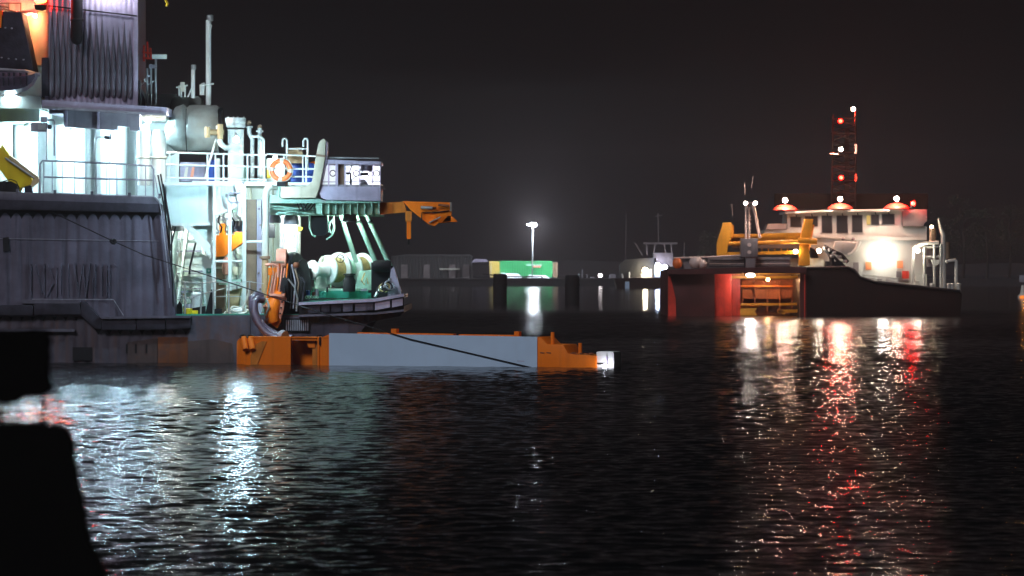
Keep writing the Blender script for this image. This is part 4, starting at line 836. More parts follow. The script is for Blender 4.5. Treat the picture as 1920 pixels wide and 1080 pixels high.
# well inside the open end
def quad(a, b_, c_, d_): return MB().add([a, b_, c_, d_], [(0,1,2,3)])
fp('well_side', MB().prism([(1338,514),(1345,512),(1372,512),(1372,604),(1338,604)], FS + .3, 2.0), RED, bevel=.1)
fp('well_side_plate', MB().pbox(1372, 514, 1388, 604, FS + 2.5, .6), RED)
fp('well_back', MB().pbox(1360, 510, 1510, 604, FS + 9, .3), RUSTY)
fp('well_bulkhead', MB().pbox(1384, 527, 1506, 560, FS + 7.5, .4), RUSTY)
fp('well_ceiling', MB().pbox(1352, 511, 1506, 514, FS + .6, 8), FYEL)
fp('well_beam', MB().pbox(1372, 517, 1497, 522, FS + 2, .5), FYEL)
fp('well_beam', MB().pbox(1384, 535, 1500, 538, FS + 7, .4), DORANGE)
for a, b_ in ((1390,1499),): fp('well_bar', MB().beam(P(a, 571, FS + 3), P(b_, 570, FS + 3), .22, .16), FYEL)
fp('well_bar', MB().prism([(1385,572),(1425,570),(1415,584),(1420,592),(1386,592)], FS + 3.2, .5), GOLD)
fp('well_bar', MB().beam(P(1458, 584, FS + 2.6), P(1498, 583, FS + 2.6), .2, .2), FYEL); fp('well_bar', MB().beam(P(1458, 581, FS + 2.6), P(1472, 588, FS + 2.6), .2, .2), FYEL)
for i in range(5): fp('well_rib', MB().pbox(1392 + i*23, 523, 1394 + i*23, 586, FS + 7.2, .2), RUSTY)
# deck structures
wl_ = fp('deck_coaming', MB().pbox(1328, 482, 1482, 503, FS + 1.5, 1), FGREY)
for y in (487, 494, 499): fp('coaming_rail', MB().pbox(1330, y, 1480, y + 1.2, FS + 1.42, .1), PINK if y == 494 else BLACK, wl_)
for i in range(9): fp('coaming_stay', MB().pbox(1334 + i*17, 483, 1336 + i*17, 503, FS + 1.44, .1), FGREY, wl_)
fp('top_cable_rail', MB().ptube([(1262,484,FS+1),(1330,482,FS+1),(1390,479,FS+1)], .06, 6), PINK)
ch = fp('control_house', MB().pbox(1389, 447, 1421, 482, FS + .7, 1.2), FGREY, bevel=.05)
fp('house_foot', MB().pbox(1398, 482, 1416, 503, FS + .8, .9), FGREY, ch)
for y in (459, 473): fp('house_port', MB().lathe(P(1405, y, FS + .7), (0,-1,0), [(0,.13),(.05,.13)], 12), PINK, ch)
fp('house_stripe', MB().pbox(1395, 482, 1397, 503, FS + .7, .2), BLACK, ch)
# bridge
bw_ = fp('bridge_house', MB().prism([(1476,400),(1560,396),(1691,395),(1691,424),(1738,424),(1738,452),(1731,520),(1738,556),(1612,548),(1548,520),(1530,470),(1480,440),(1430,440),(1434,431),(1476,429)], FS + 4, 5), FCREAM, bevel=.04)
fp('bridge_roof', MB().prism([(1472,397),(1560,393),(1694,392),(1694,395.5),(1560,396.5),(1472,401)], FS + 3.6, 6), FCREAM, bw_)
fp('bridge_wing', MB().prism([(1692,393),(1738,393),(1738,414),(1730,424),(1692,424)], FS + 3.9, 3), FGREY, bw_); fp('wing_rail', MB().pbox(1692, 413, 1732, 424, FS + 3.8, .1), FGREY, bw_)
fp('bridge_wing', MB().prism([(1436,430),(1440,420),(1475,419),(1475,430)], FS + 3.9, 3), FGREY, bw_)
fp('deck_ledge', MB().prism([(1530,438),(1600,441),(1738,446),(1738,450),(1600,449),(1530,445)], FS + 3.9, .2), FCREAM, bw_)
fp('pilot_bulge', MB().prism([(1566,452),(1612,454),(1606,470),(1598,478),(1576,478),(1562,466)], FS + 3.4, .7), FCREAM, bw_, bevel=.1)
for a, b_, c_, d_ in ((1482,407,1502,425),(1510,406,1533,424),(1541,405,1560,436),(1569,405,1589,436),(1598,404,1617,435),(1634,403,1648,421),(1654,402,1677,420)):
    wi = fp('bridge_window', MB().pbox(a - 1, b_ - 1, c_ + 1, d_ + 1, FS + 3.96, .06), FGREY, bw_); fp('window_pane', MB().prism([(a,b_),(c_-1,b_),(c_,d_),(a+1,d_)], FS + 3.93, .05), GLASS, bw_)
    fp('wiper', MB().ptube([((a+c_)/2, b_ - 5, FS + 3.9), ((a+c_)/2 + 2, b_ + 1, FS + 3.9)], .04, 5), BLACK, bw_)
fp('lit_window', MB().pbox(1625, 404, 1632, 421, FS + 3.92, .05), glow('bridge_interior_light', (1.0,.66,.18), .75), bw_)
for a, b_, c_, d_ in ((1623,491,1634,506),(1682,489,1693,503)):
    wi = fp('cabin_window', MB().pbox(a - 1.5, b_ - 1.5, c_ + 1.5, d_ + 1.5, FS + 3.95, .08), FCREAM, bw_); fp('window_curtain', MB().pbox(a, b_, c_, d_, FS + 3.92, .05), CURT, bw_)
fp('fire_locker', MB().pbox(1692, 508, 1704, 522, FS + 3.5, .4), RED); fp('grey_locker', MB().pbox(1681, 509, 1690, 520, FS + 3.5, .4), FGREY)
fp('deck_door', MB().pbox(1600, 492, 1610, 528, FS + 3.9, .15), FGREY, bw_)
for x in (1600, 1581): fp('house_lamp_fitting', MB().ball(P(x, 448, FS + 3.6), .14, 8), FGREY, bw_)
fp('curved_bracket', MB().ptube([(1612,452,FS+3.3),(1606,466,FS+3.3),(1597,476,FS+3.3),(1590,478,FS+3.3)], .12, 8), FCREAM, bw_)
fp('roof_screen', MB().pbox(1452, 363, 1740, 392, FS + 7, .2), FORE)
# red domes with lamps on the bridge roof
for x, y, lab in ((1472, 394, 'red dome with a bright lamp on the bridge roof nearest the yellow gantry'), (1575, 391.5, 'red dome with a bright lamp below the tall lattice mast'), (1681, 391, 'red dome with a bright lamp next to the single red lamp')):
    d = thing('roof_dome', lab, 'roof lamp', P(x, y, FS + 3.2), 'red lamp domes on the bridge roof')
    obj('dome', MB().lathe(P(x, y, FS + 4.2), (0,0,1), [(0,.84),(.06,.82),(.18,.68),(.28,.5),(.35,.28),(.39,.05)], 28), DOME, d)
    obj('stem', MB().lathe(P(x, y - 9, FS + 4.2), (0,0,1), [(0,.05),(.28,.05)], 8).tube([P(x, y-18, FS+4.2), P(x, y-18.5, FS+3.4)], .04, 6), FGREY, d)
    obj('bulb', MB().ball(P(x, y - 18.5, FS + 3.1), .16, 14), glow('lit_dome_lamp', (1.0,.58,.42), 75 / (math.pi*.0256)), d)
lamp('red_roof_lamp', 'single red lamp at the end of the bridge roof', 'lamp', P(1712, 381.5, FS + 3.4), 36, .15, (1.0,.002,.0012), (0,0,1), BLACK)
lamp('wall_floodlight', 'dazzling floodlight on the cream wall below the bridge', 'floodlight', P(1657, 478, FS + 3.2), 24, .2, (1.0,.96,.83))
# lattice mast
lm = thing('signal_mast', 'tall dark lattice mast with red and white lamps above the bridge', 'mast', P(1581, 392, FS + 6))
for x in (1559, 1604):
    for dy in (0, 1.3): obj('leg', MB().ptube([(x,392,FS+6+dy),(x + (3 if x < 1580 else 0),215,FS+6+dy)], .06, 6), DARKM, lm)
for i, y in enumerate((222, 250, 285, 312, 338, 362)): obj('crossbar', MB().ptube([(1558,y,FS+6),(1606,y,FS+6)], .045, 6), DARKM, lm); [obj('diagonal', MB().ptube([(1560,y + k_*14,FS+6 + .6*k_),(1604,y+13 + k_*14,FS+6 + .6*k_)] if s_ else [(1604,y + k_*14,FS+6.3),(1560,y+13 + k_*14,FS+6.3)], .045, 6), DARKM, lm) for k_ in (0, 1) for s_ in (0, 1)]; obj('ladder_rung', MB().ptube([(1596,y + 8,FS+5.9),(1604,y + 8,FS+5.9)], .03, 5), DARKM, lm)
obj('yard', MB().ptube([(1556,288,FS+5.9),(1572,289,FS+5.9)], .05, 6), PINK, lm); obj('ladder_plate', MB().pbox(1603, 270, 1607, 288, FS + 5.9, .1), PINK, lm); obj('ladder_plate', MB().pbox(1603, 326, 1607, 339, FS + 5.9, .1), RED, lm)
obj('cable_trunk', MB().pbox(1584, 240, 1592, 392, FS + 6.4, .3), DARKM, lm)
obj('top_pole', MB().ptube([(1603,230,FS+6),(1603,207,FS+6)], .04, 6), RED, lm)
for x, y, c_, I, lab in ((1600,204.5,(1,.72,.5),22,'white lamp at the very top of the lattice mast'), (1576,227,(1,.002,.001),30,'upper red lamp on the lattice mast'), (1576.5,280,(1,.72,.5),20,'white lamp halfway up the lattice mast'), (1577,333,(1,.002,.001),30,'lower red lamp on the lattice mast')):
    lamp('mast_lamp', lab, 'lamp', P(x, y, FS + 5.6), I, .13, c_, (0,-1,0), BLACK, group='lamps on the lattice mast')
# yellow gantry
ga = thing('yellow_gantry', 'amber yellow gantry frame across the far vessel deck', 'gantry', P(1430, 503, FS + 2))
obj('leg', MB().prism([(1356,417),(1372,417),(1373,440),(1365,460),(1362,490),(1344,490),(1344,455)], FS + 2, .7), FYEL, ga, bevel=.03)
obj('leg_cheek', MB().prism([(1370,420),(1376,422),(1376,440),(1366,462),(1364,455)], FS + 2.6, .8), GOLD, ga)
obj('leg', MB().prism([(1509,411),(1525,411),(1520,440),(1517,465),(1519,498),(1498,498),(1500,460),(1502,440)], FS + 2, .7), FYEL, ga, bevel=.03)
obj('leg_cheek', MB().prism([(1522,420),(1527,422),(1522,450),(1518,470),(1518,440)], FS + 2.6, .5), DORANGE, ga)
obj('crossbeam', MB().beam(P(1370, 442, FS + 2.6), P(1506, 439, FS + 2.6), .5, .2), FYEL, ga); obj('crossbeam', MB().beam(P(1372, 447, FS + 3), P(1504, 445, FS + 3), .4, .3), GOLD, ga)
obj('crossbeam', MB().ptube([(1362,457,FS+2.2),(1502,453,FS+2.2)], .13, 10), FYEL, ga); obj('crossbeam', MB().beam(P(1362, 476, FS + 2.4), P(1502, 473, FS + 2.4), .5, .22), FYEL, ga)
obj('backing_plate', MB().pbox(1372, 448, 1502, 466, FS + 3.6, .15), FGREY, ga); obj('pivot', MB().ptube([(1496,451,FS+1.8),(1532,453,FS+1.8)], .2, 10), FYEL, ga)
for i in range(6): obj('web', MB().pbox(1428 + i*12, 466, 1430 + i*12, 473, FS + 2.4, .2), FYEL, ga)
obj('winch_roll', MB().ptube([(1372,451,FS+3),(1388,450,FS+3)], .25, 12), BROWN, ga)
lamp('gantry_lamp', 'lit lamp at the foot of the gantry beside the cream house', 'lamp', P(1492, 471.5, FS + 2.0), 6, .12, (1,.85,.6), (0,-1,0), FCREAM)
for x, lab in ((1520, 'bright white deck cabinet behind the gantry foot'),): 
    solo('lit_cabinet', MB().pbox(1482, 484, 1545, 503, FS + 3.0, .8), FCREAM, lab, 'cabinet')
lamp('cabinet_lamp', 'dazzling lamp over the white deck cabinet behind the gantry', 'lamp', P(1536, 470, FS + 2.2), 12, .12, (1,.9,.7), (0,-1,0), FCREAM)
# twin pole mast
tm = thing('pole_mast', 'pair of pale poles with small lamps rising above the grey control house', 'mast', P(1405, 447, FS + 2))
obj('pole', MB().ptube([(1399,447,FS+2),(1399,382,FS+2)], .085, 8), PINK, tm); obj('pole', MB().ptube([(1405,447,FS+2),(1405,388,FS+2)], .06, 8), PINK, tm); obj('pole', MB().ptube([(1425,446,FS+2),(1412,384,FS+2)], .1, 8), PINK, tm)
obj('yard', MB().ptube([(1395,380,FS+2),(1420,380,FS+2)], .05, 6).ptube([(1398,381,FS+2),(1398,381,FS+.5)], .04, 6).ptube([(1416,381,FS+2),(1416,381,FS+.5)], .04, 6), PINK, tm)
for y in (392,405,412,420,428): obj('rung', MB().ptube([(1396,y,FS+1.9),(1409,y,FS+1.9)], .03, 5), PINK, tm)
for a, b_, c_ in ((1374,405,1372),(1397,365,1396),(1409,352,1412)): obj('aerial', MB().ptube([(a,b_,FS+2),(c_,b_-22,FS+2)], .02, 5), PINK, tm)
for x, I, lab in ((1398, 6, 'small lamp on the thinner pale pole'), (1416, 46, 'brighter lamp on the inclined pale pole')):
    lamp('pole_lamp', lab, 'lamp', P(x, 381, FS + .4), I, .1, (1,.82,.72), (0,-1,0), FCREAM, group='lamps on the pole mast')
lamp('well_lamp', 'white lamp under the lintel of the open end', 'lamp', P(1407, 516, FS - .55), 18, .15, (1,.93,.85), (0,0,-1), FYEL, squash=(1.8,1,.8))
lamp('inner_well_lamp', 'lamp deep inside the well lighting its brown plating', 'lamp', P(1440, 524, FS + 5.5), 26, .1, (1,.5,.22), (0,0,-1), FYEL)
# deck gear, each on its own
solo('fender_bundle', MB().ball(P(1305, 492, FS + 1), .42, 12, (1.1,1,1)).ball(P(1316, 495, FS + 1), .34, 12), PINK, 'pinkish bundle of fenders on the far vessel deck corner', 'fender')
solo('orange_float', MB().ball(P(1270, 494, FS + 1), .32, 12, (1,1,1.2)), LIFE, 'orange float at the corner of the far vessel deck', 'float')
solo('grey_deck_box', MB().pbox(1280, 490, 1296, 504, FS + 1.2, .6), FGREY, 'grey box between the orange float and the fender bundle', 'box')
kc = thing('knuckle_crane', 'small dark knuckle crane folded beside the bridge house', 'crane', P(1562, 503, FS + 2.5))
for pts, r_ in (([(1562,503),(1558,480),(1545,462)],.16), ([(1545,462),(1560,470),(1578,478),(1590,492)],.13), ([(1550,468),(1570,488),(1584,500)],.1), ([(1556,475),(1568,472),(1580,484)],.08)): obj('arm', MB().ptube([(a, b_, FS + 2.4) for a, b_ in pts], r_, 8), BLACK, kc)
obj('base', MB().pbox(1548, 490, 1580, 503, FS + 2.3, .8), BLACK, kc)
for x, y in ((1547,464),(1556,468),(1564,474),(1574,482),(1584,490),(1560,480)): obj('joint', MB().ball(P(x, y, FS + 2.3), .16, 8), FGREY, kc)
railing('far_deck_railing', 'pale railing along the sloping side deck of the far vessel', FS + .3, [(1620,516,528),(1640,518,530),(1662,521,533),(1684,523,537),(1706,526,540),(1722,528,542)], [[(1616,515),(1724,528)], [(1616,521),(1724,535)]], FCREAM, .035, .03)
for i, (x, y, w_, m_, lab) in enumerate(((1632,524,12,FGREY,'grey crate on the side deck under the curtained window'), (1668,528,16,FCREAM,'pale skip on the side deck under the floodlight'), (1650,526,8,BLACK,'black coil box on the side deck between crate and skip'))):
    solo('deck_crate', MB().prism([(x-w_*.6,y+10),(x-w_*.4,y-3),(x+w_*.5,y-2),(x+w_*.6,y+12)], FS + 1.2, .9), m_, lab, 'crate', 'crates on the side deck')
# stern davit frames
dv = thing('boat_davit', 'white tubular davit frame at the low end of the far vessel', 'davit', P(1750, 545, FS + 2.4))
for x, t_ in ((1713,466),(1733,465),(1752,455),(1764,458)): obj('upright', MB().ptube([(x - (3 if x == 1713 else 0),546,FS+2.4),(x,t_,FS+2.4)], .085, 8), FCREAM, dv)
obj('top_tube', MB().ptube([(1712,468,FS+2.4),(1718,462,FS+2.4),(1735,456,FS+2.4),(1760,455,FS+2.4)], .12, 8), FCREAM, dv)
for y in (462, 481): obj('crosstube', MB().ptube([(1733,y + 2,FS+2.5),(1764,y,FS+2.5)], .08, 8), FCREAM, dv)
obj('panel', MB().pbox(1738, 466, 1750, 500, FS + 2.8, .3), FGREY, dv); obj('panel', MB().pbox(1716, 515, 1738, 545, FS + 2.9, .5), FCREAM, dv)
obj('gusset', MB().prism([(1745,487),(1762,487),(1762,494),(1752,500)], FS + 2.3, .2), FCREAM, dv)
for x, t_, b_, lab in ((1749, 428, 458, 'rusty cylinder on top of the white davit frame'), (1775, 455, 485, 'rusty cylinder beside the white davit frame')):
    solo('exhaust_stack', MB().lathe(P(x, b_, FS + 2.8), (0,0,1), [(0,.22),((b_-t_)/29,.22),((b_-t_)/29+.05,.16)], 16), BROWN, lab, 'stack', 'stacks on the far vessel')
solo('folded_mast', MB().ptube([(1770,545,FS+2.6),(1768,440,FS+2.6),(1763,425,FS+2.6),(1760,409,FS+2.6)], [.16,.16,.1,.06], 8), FCREAM, 'slim pale mast leaning above the stern davit', 'mast')
sd_ = thing('stern_davit', 'white bent davit post at the very stern of the far vessel', 'davit', P(1793, 547, FS + 2))
obj('post', MB().ptube([(1793,547,FS+2),(1793,491,FS+2),(1790,488,FS+2),(1777,490,FS+2)], .12, 8), FCREAM, sd_); obj('head', MB().ball(P(1775, 490.5, FS+2), .12, 8), FCREAM, sd_)
for x, lab in ((1779, 'pale mooring bitt beside the mast foot'), (1786, 'pale mooring bitt before the stern davit'), (1798, 'pale mooring bitt outermost at the stern'), (1748, 'pale mooring bitt under the davit frame')):
    solo('mooring_bitt', MB().lathe(P(x, 547, FS + 1.6), (0,0,1), [(0,.13),(.4,.13),(.5,.17),(.56,.1)], 12), FCREAM, lab, 'bitt', 'mooring bitts at the stern')
lamp('davit_lamp', 'bright lamp inside the white davit frame', 'lamp', P(1721, 470, FS + 2.1), 22, .11, (1,.93,.75), (0,-1,0), FCREAM)
lamp('stack_lamp', 'small warm lamp on top of the rusty cylinder', 'lamp', P(1747, 425, FS + 2.3), 2, .09, (1,.75,.5), (0,-1,0), FCREAM)

# ------------------------------------------------------------------ far boat, quay yard and dolphins
TG = 640.0
tg = thing('moored_tug', 'dim grey tug with lit deckhouse moored at the far quay', 'tug', (PX(1225, TG), TG, 0))
obj('hull', MB().prism([(1152,522),(1300,519),(1300,545),(1158,545)], TG, 8), FHULL, tg)
dh = obj('deckhouse', MB().prism([(1162,524),(1162,495),(1172,487),(1230,483),(1230,524)], TG + 1, 5), SHED, tg)
obj('wheelhouse', MB().prism([(1226,500),(1226,474),(1262,474),(1262,500)], TG + 1, 4), FGREY, tg)
for a, b_ in ((1226,1228),(1248,1246),(1260,1258)): obj('wheelhouse_post', MB().ptube([(a,474,TG+.9),(b_,456,TG+.9)], .1, 6), FGREY, tg)
for a, b_ in ((1191,1204),(1212,1213)): obj('stay', MB().ptube([(a,456,TG+1),(b_,478,TG+1)], .1, 6), FGREY, tg)
obj('wheelhouse_roof', MB().pbox(1208, 454.5, 1270, 458, TG + .6, 4), FGREY, tg)
obj('pole', MB().ptube([(1235,454,TG+2),(1234,400,TG+2)], .12, 6), FGREY, tg); obj('pole_crosstree', MB().ptube([(1228,406,TG+2),(1242,403,TG+2)], .08, 6), FGREY, tg); obj('aerial', MB().ptube([(1173,486,TG+2),(1174,400,TG+2)], .05, 5), FGREY, tg); obj('aerial', MB().ptube([(1283,484,TG+2),(1283,455,TG+2)], .07, 5), FGREY, tg)
obj('lit_doorway', MB().pbox(1202, 505, 1222, 526, TG + .9, .1), CREAM, dh); obj('gangway_frame', MB().ptube([(1166,513,TG+.8),(1168,524,TG+.8),(1180,524,TG+.8),(1180,510,TG+.8)], .13, 6), SNOW, tg); obj('blue_notice', MB().pbox(1172, 528, 1180, 542, TG - .1, .05), BLUEP, tg)
obj('blue_lit_door', MB().pbox(1227, 496, 1242, 521, TG + .85, .1), BLUEP, tg)
obj('rail', MB().ptube([(1180,521,TG+.5),(1300,519,TG+.5)], .06, 6), FGREY, tg)
lamp('tug_door_lamp', 'warm lamp over the tug deckhouse doorway', 'lamp', P(1210, 507, TG + .3), 60, .34, (1,.85,.6), (0,-1,0), CREAM)
lamp('tug_blue_lamp', 'bluish lamp below the tug wheelhouse', 'lamp', P(1233, 497, TG + .3), 45, .28, (.6,.68,1), (0,-1,0), CREAM)
lamp('tug_side_lamp', 'round white lamp at the end of the tug wheelhouse', 'lamp', P(1247, 500.5, TG + .3), 30, .28, (.82,.82,1), (0,-1,0), CREAM)
QY = 745.0
gc = thing('green_container', 'bright green shipping container under the quay lamp post', 'container', P(987, 520, QY))
obj('shell', MB().corrugate(938.5, 1034, lambda x: 490, lambda x: 520, QY - .02, .12, 3.2, sharp=True, steps=4).pbox(938, 490, 1034.5, 520, QY, 2.4), CONT, gc)
for a, b_ in ((937.5,940),(1033,1035.5)): obj('corner_post', MB().pbox(a, 489.5, b_, 520, QY - .2, .3), CONT, gc)
obj('top_rail', MB().pbox(938, 489.2, 1035, 491.5, QY - .18, .25), CONT, gc); obj('placard', MB().pbox(1000, 498.5, 1014, 502, QY - .2, .05), SALMON, gc); obj('placard', MB().pbox(987, 495, 1016, 498.3, QY - .19, .04), LGREEN, gc)
yc = thing('yellow_container', 'yellow container at the dark end of the green one', 'container', P(927, 520, QY))
obj('shell', MB().corrugate(917.5, 937, lambda x: 490, lambda x: 520, QY - .02, .12, 3.2, sharp=True, steps=4).pbox(917.5, 490, 937, 520, QY, 2.4), CONTY, yc); obj('door_bar', MB().pbox(920, 491, 921, 519, QY - .2, .05), CREAM, yc)
solo('brown_container', MB().corrugate(1036.5, 1046, lambda x: 492, lambda x: 520, QY - .02, .12, 3.2, sharp=True, steps=4).pbox(1036.5, 492, 1046, 520, QY, 2.4), BROWN, 'dim brown container end beyond the green container', 'container')
for a, b_, t_, e_, lab in ((936, 978, 512, 520, 'white sheeted bundle below the green container end'), (988, 1030, 515, 523, 'white sheeted bundle beside the lamp post foot')):
    solo('sheeted_bundle', MB().prism([(a,e_-4),(a+4,t_),(b_-8,t_+1),(b_,e_-2),(b_,e_+4),(a,e_+4)], QY - 3, 1.5), SNOW, lab, 'bundle', 'sheeted bundles on the quay', bevel=.1)
railing('quay_railing', 'dark quay railing in front of the green container', FQ + 1, [(918,515,527),(950,517,527),(980,518,527),(1016,518,527),(1020,522,530)], [[(905,514),(950,518),(1016,518.5),(1018,523),(1050,523)], [(918,526),(1016,527)]], BLACK, .12, .11)
lp = thing('quay_lamp_post', 'tall lamp post with a dazzling white head beside the green container', 'lamp post', P(1000, 525, 738))
obj('pole', MB().ptube([(998,525,738),(999,424,738)], .13, 10), SILVER, lp); obj('arm', MB().ptube([(999,424,738),(990,421,738)], .08, 6), SILVER, lp)
obj('head', MB().pbox(994, 417.5, 1006, 420, 737.5, 1), GREY, lp)
obj('bulb', MB().ball(P(1001, 422, 737), .42, 14, (1.2,1,.8)), glow('lit_quay_lamp', (.80,.88,1.0), 3300), lp); obj('bulb', MB().ball(P(990, 421.5, 737), .16, 10), glow('lit_quay_lamp_small', (.80,.88,1.0), 250), lp)
sh = thing('dim_warehouse', 'long dim grey warehouse with ribbed cladding on the far quay', 'warehouse', P(810, 520, 770))
obj('wall', MB().corrugate(733, 886, lambda x: 480, lambda x: 524, 770, .25, 6, sharp=True, steps=4).pbox(733, 480, 886, 524, 770.1, 14), SHED, sh); obj('roof', MB().prism([(731,481),(760,477),(880,477),(888,481)], 769.6, 15), SHED, sh)
for x in (752, 794, 842, 868): obj('door', MB().pbox(x, 496, x + 12, 523, 769.5, .2), FGREY, sh)
obj('sill', MB().pbox(824, 503, 862, 506, 769.3, .4), CREAM, sh)
solo('canopy_roof', MB().prism([(884,492),(890,485),(912,486),(916,491)], 760, 4), LAV, 'pale canopy roof between the warehouse and the containers', 'canopy')
for x, t_, w_, lab in ((937.5, 513, 26, 'black mooring dolphin in front of the yellow container'), (1073, 516, 27, 'black mooring dolphin beyond the green container towards the tug')):
    DY = 394.0; d = thing('mooring_dolphin', lab, 'dolphin', (PX(x, DY), DY, 0), 'dark mooring dolphins in mid harbour')
    rr = w_ * DY / F / 2; c0 = P(x, t_, DY)
    obj('pile', MB().lathe((c0.x, DY, -1), (0,0,1), [(0,rr*1.02),(c0.z+.6,rr),(c0.z+.9,rr*.98),(c0.z+1,rr*.85)], 20), PILE, d)
    obj('collar', MB().lathe((c0.x, DY, c0.z*.55), (0,0,1), [(0,rr*1.0),(.03,rr*1.06),(.3,rr*1.06),(.33,rr)], 20), PILE, d)
for x, t_, lab in ((1086, 512, 'thin pale post on the quay beside the dolphin'), (1092, 505, 'taller pale post on the quay between two thin posts'), (1101, 514, 'short pale post on the quay towards the globe lamp')):
    solo('quay_post', MB().ptube([(x,527,FQ+2),(x,t_,FQ+2)], .13, 6), GREY, lab, 'post', 'posts on the far quay')
gl = lamp('globe_lamp', 'small white globe lamp on a short quay post', 'lamp', P(1125.5, 516.5, FQ + 1), 4, .36, (1,.9,.92), (0,0,1), GREY)
for a, b_, c_, d_, lab in ((1106,519,1116,524,'small grey dinghy on the quay before the globe lamp'), (1142,514,1156,525,'dim pale box on the quay between globe lamp and tug')):
    solo('quay_box', MB().prism([(a,d_),(a+1,b_),(c_-2,b_),(c_,d_)], FQ + 3, 1.5), GREY, lab, 'box', 'boxes on the far quay')
solo('quay_kerb', MB().pbox(700, 521.5, 1330, 524, FQ - .3, .6), SHED, 'pale kerb along the edge of the far quay', 'kerb')
# things at the frame's other edge
EY = 520.0
lamp('orange_street_lamp', 'orange sodium lamp glowing at the edge of the picture', 'street lamp', P(1927, 431, EY), 70, .35, (1,.34,.05), (0,0,-1), BLACK)
solo('street_lamp_pole', MB().tube([P(1925,428,EY+.6), P(1925,428,EY+.6)*1.0 + Vector((0,0,-9.0))], .12, 8), BLACK, 'thin dark pole carrying the orange street lamp', 'pole')
by = thing('channel_buoy', 'pale channel buoy with an orange light at the edge of the picture', 'buoy', (PX(1917, 440), 440, 0))
obj('float', MB().lathe((PX(1918, 440), 440, -.3), (0,0,1), [(0,.5),(.5,.55),(.7,.3),(1.6,.16)], 16), CREAM, by); obj('topmark', MB().pbox(1912, 516, 1924, 529, 440, .4), GREY, by)
obj('bulb', MB().ball(P(1917, 557, 439.4), .24, 10, (1.3,1,.8)), glow('lit_buoy', (1,.25,.03), 1.3), by)

def tree(px, top, Y, w_, lab, sd):
    rt = random.Random(sd); base = Vector((PX(px, Y), Y, 1.1)); H = PZ(top, Y) - 1.1; t = thing('shore_tree', lab, 'tree', base, 'dark trees on the far shore')
    mb = MB().tube([base, base + Vector((.2,0,H*.35)), base + Vector((-.1,0,H*.7)), base + Vector((.1,0,H*.92))], [.28,.2,.12,.03], 8)
    for k_ in range(9):
        a = rt.uniform(0, 6.28); z = H*rt.uniform(.3, .75); mb.tube([base + Vector((0,0,z)), base + Vector((math.cos(a)*w_*.35, math.sin(a)*w_*.35, z + H*.1)), base + Vector((math.cos(a)*w_*.8, math.sin(a)*w_*.8, z + H*.2))], [.09,.06,.02], 5)
    obj('trunk', mb, BARK, t); cr = MB(); cl_ = []
    for k_ in range(26):
        a = rt.uniform(0, 6.28); z = rt.uniform(.3, 1); rr = w_*math.sqrt(max(.05, 1 - ((z-.55)/.5)**2))*rt.uniform(.2, 1); cl_.append((base + Vector((math.cos(a)*rr, math.sin(a)*rr, H*z)), rt.uniform(.5, 1.2)))
    for c_, s_ in cl_:
        for q in range(55):
            d = Vector((rt.gauss(0,1), rt.gauss(0,1), rt.gauss(0,.8))) * s_ * .6; u = Vector((rt.gauss(0,1), rt.gauss(0,1), rt.gauss(0,1))).normalized(); v = u.orthogonal().normalized(); p_ = c_ + d; l_ = rt.uniform(.12, .28)
            cr.add([p_, p_ + u*l_ + v*l_*.4, p_ + u*l_*1.8, p_ + u*l_ - v*l_*.4], [(0,1,2,3)])
    obj('crown', cr, LEAF, t, smooth=False)
for px, top, Y, w_, lab, sd in ((1758, 392, 742, 3.6, 'dark tree on the far shore just past the vessel stern', 1), (1806, 368, 750, 4.4, 'tallest dark tree on the far shore beyond the vessel', 2), (1850, 398, 744, 3.8, 'rounded dark tree between the tallest one and the street lamp', 3), (1893, 384, 752, 4.0, 'dark tree on the far shore beside the orange street lamp', 4), (1330, 440, 752, 3.0, 'low dark tree on the far shore behind the gantry', 5)): tree(px, top, Y, w_, lab, sd)

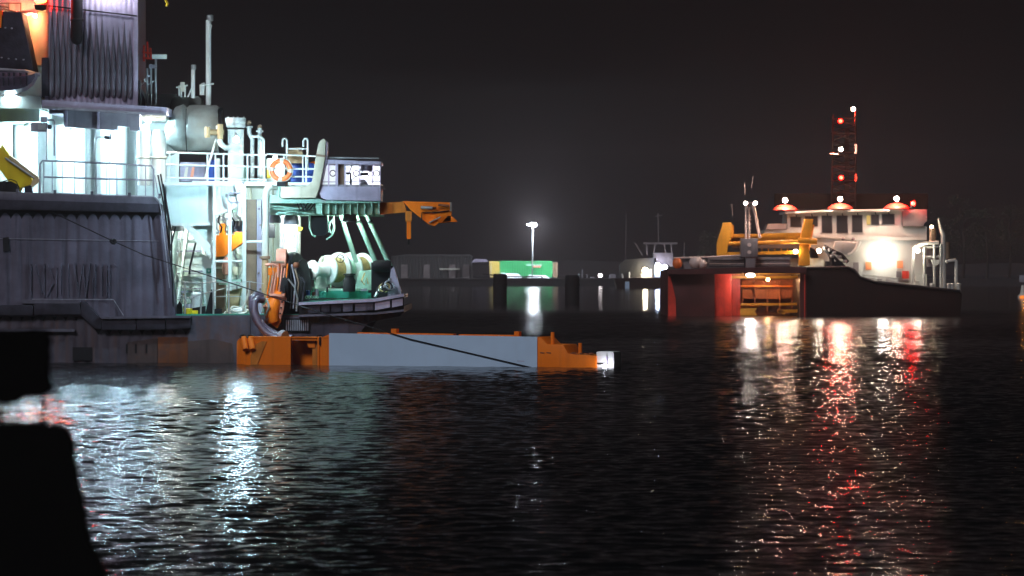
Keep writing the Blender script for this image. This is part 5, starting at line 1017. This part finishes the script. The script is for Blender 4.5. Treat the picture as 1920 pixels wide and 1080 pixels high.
# ------------------------------------------------------------------ near dark timber by the camera's quay
NY = 19.0
fb = thing('timber_fender', 'black timber fender block and pile of the near quay in silhouette', 'fender', (PX(40, NY), NY, -.5))
def ragged(pts, a=2.2, st=9):
    rg = random.Random(4); out = []
    for i, q in enumerate(pts):
        e_ = pts[(i+1) % len(pts)]; n = max(1, int(math.hypot(e_[0]-q[0], e_[1]-q[1]) / st))
        out += [(q[0] + (e_[0]-q[0])*k/n + rg.gauss(0, a), q[1] + (e_[1]-q[1])*k/n + rg.gauss(0, a)) for k in range(n)]
    return out
def rough(mb, a):
    for q in mb.v: q.x += mnoise.noise(q*6)*a; q.z += mnoise.noise(q*6 + Vector((9,0,0)))*a
    return mb
obj('upper_block', MB().prism(ragged([(-120,622),(20,621),(60,619),(88,620),(91,660),(90,715),(95,727),(92,736),(72,741),(44,750),(20,756),(-120,758)]), NY, .12), FORE, fb)
obj('hanger', MB().ptube([(80,735,NY+.15),(81,768,NY+.15),(79,800,NY+.15)], [.010,.006,.012], 8), FORE, fb)
obj('hanger', MB().ptube([(66,742,NY+.1),(68,770,NY+.1),(64,800,NY+.1)], .004, 6), FORE, fb)
obj('chain_end', MB().ptube([(30,750,NY+.1),(34,768,NY+.1),(40,782,NY+.1),(42,800,NY+.1)], .007, 6), FORE, fb)
obj('lower_pile', MB().prism(ragged([(-120,794),(40,795),(100,797),(124,806),(135,830),(139,880),(149,940),(163,1000),(183,1050),(200,1100),(240,1250),(280,1500),(300,1900),(-120,1900)]), NY, .16), FORE, fb)

# ------------------------------------------------------------------ damp night air
hz = MB().box(-660, 660, -60, 1140, -2.0, 34)
m = bpy.data.materials.new('night_haze'); m.use_nodes = True; n_ = m.node_tree.nodes; n_.clear()
mo = n_.new('ShaderNodeOutputMaterial'); pv = n_.new('ShaderNodeVolumePrincipled'); pv.inputs['Color'].default_value = (.96,.84,.86,1); pv.inputs['Density'].default_value = .00042; pv.inputs['Anisotropy'].default_value = .45
m.node_tree.links.new(pv.outputs[0], mo.inputs['Volume'])
tag(obj('haze', hz, m, smooth=False), 'thin damp night haze over the harbour', kind='stuff')
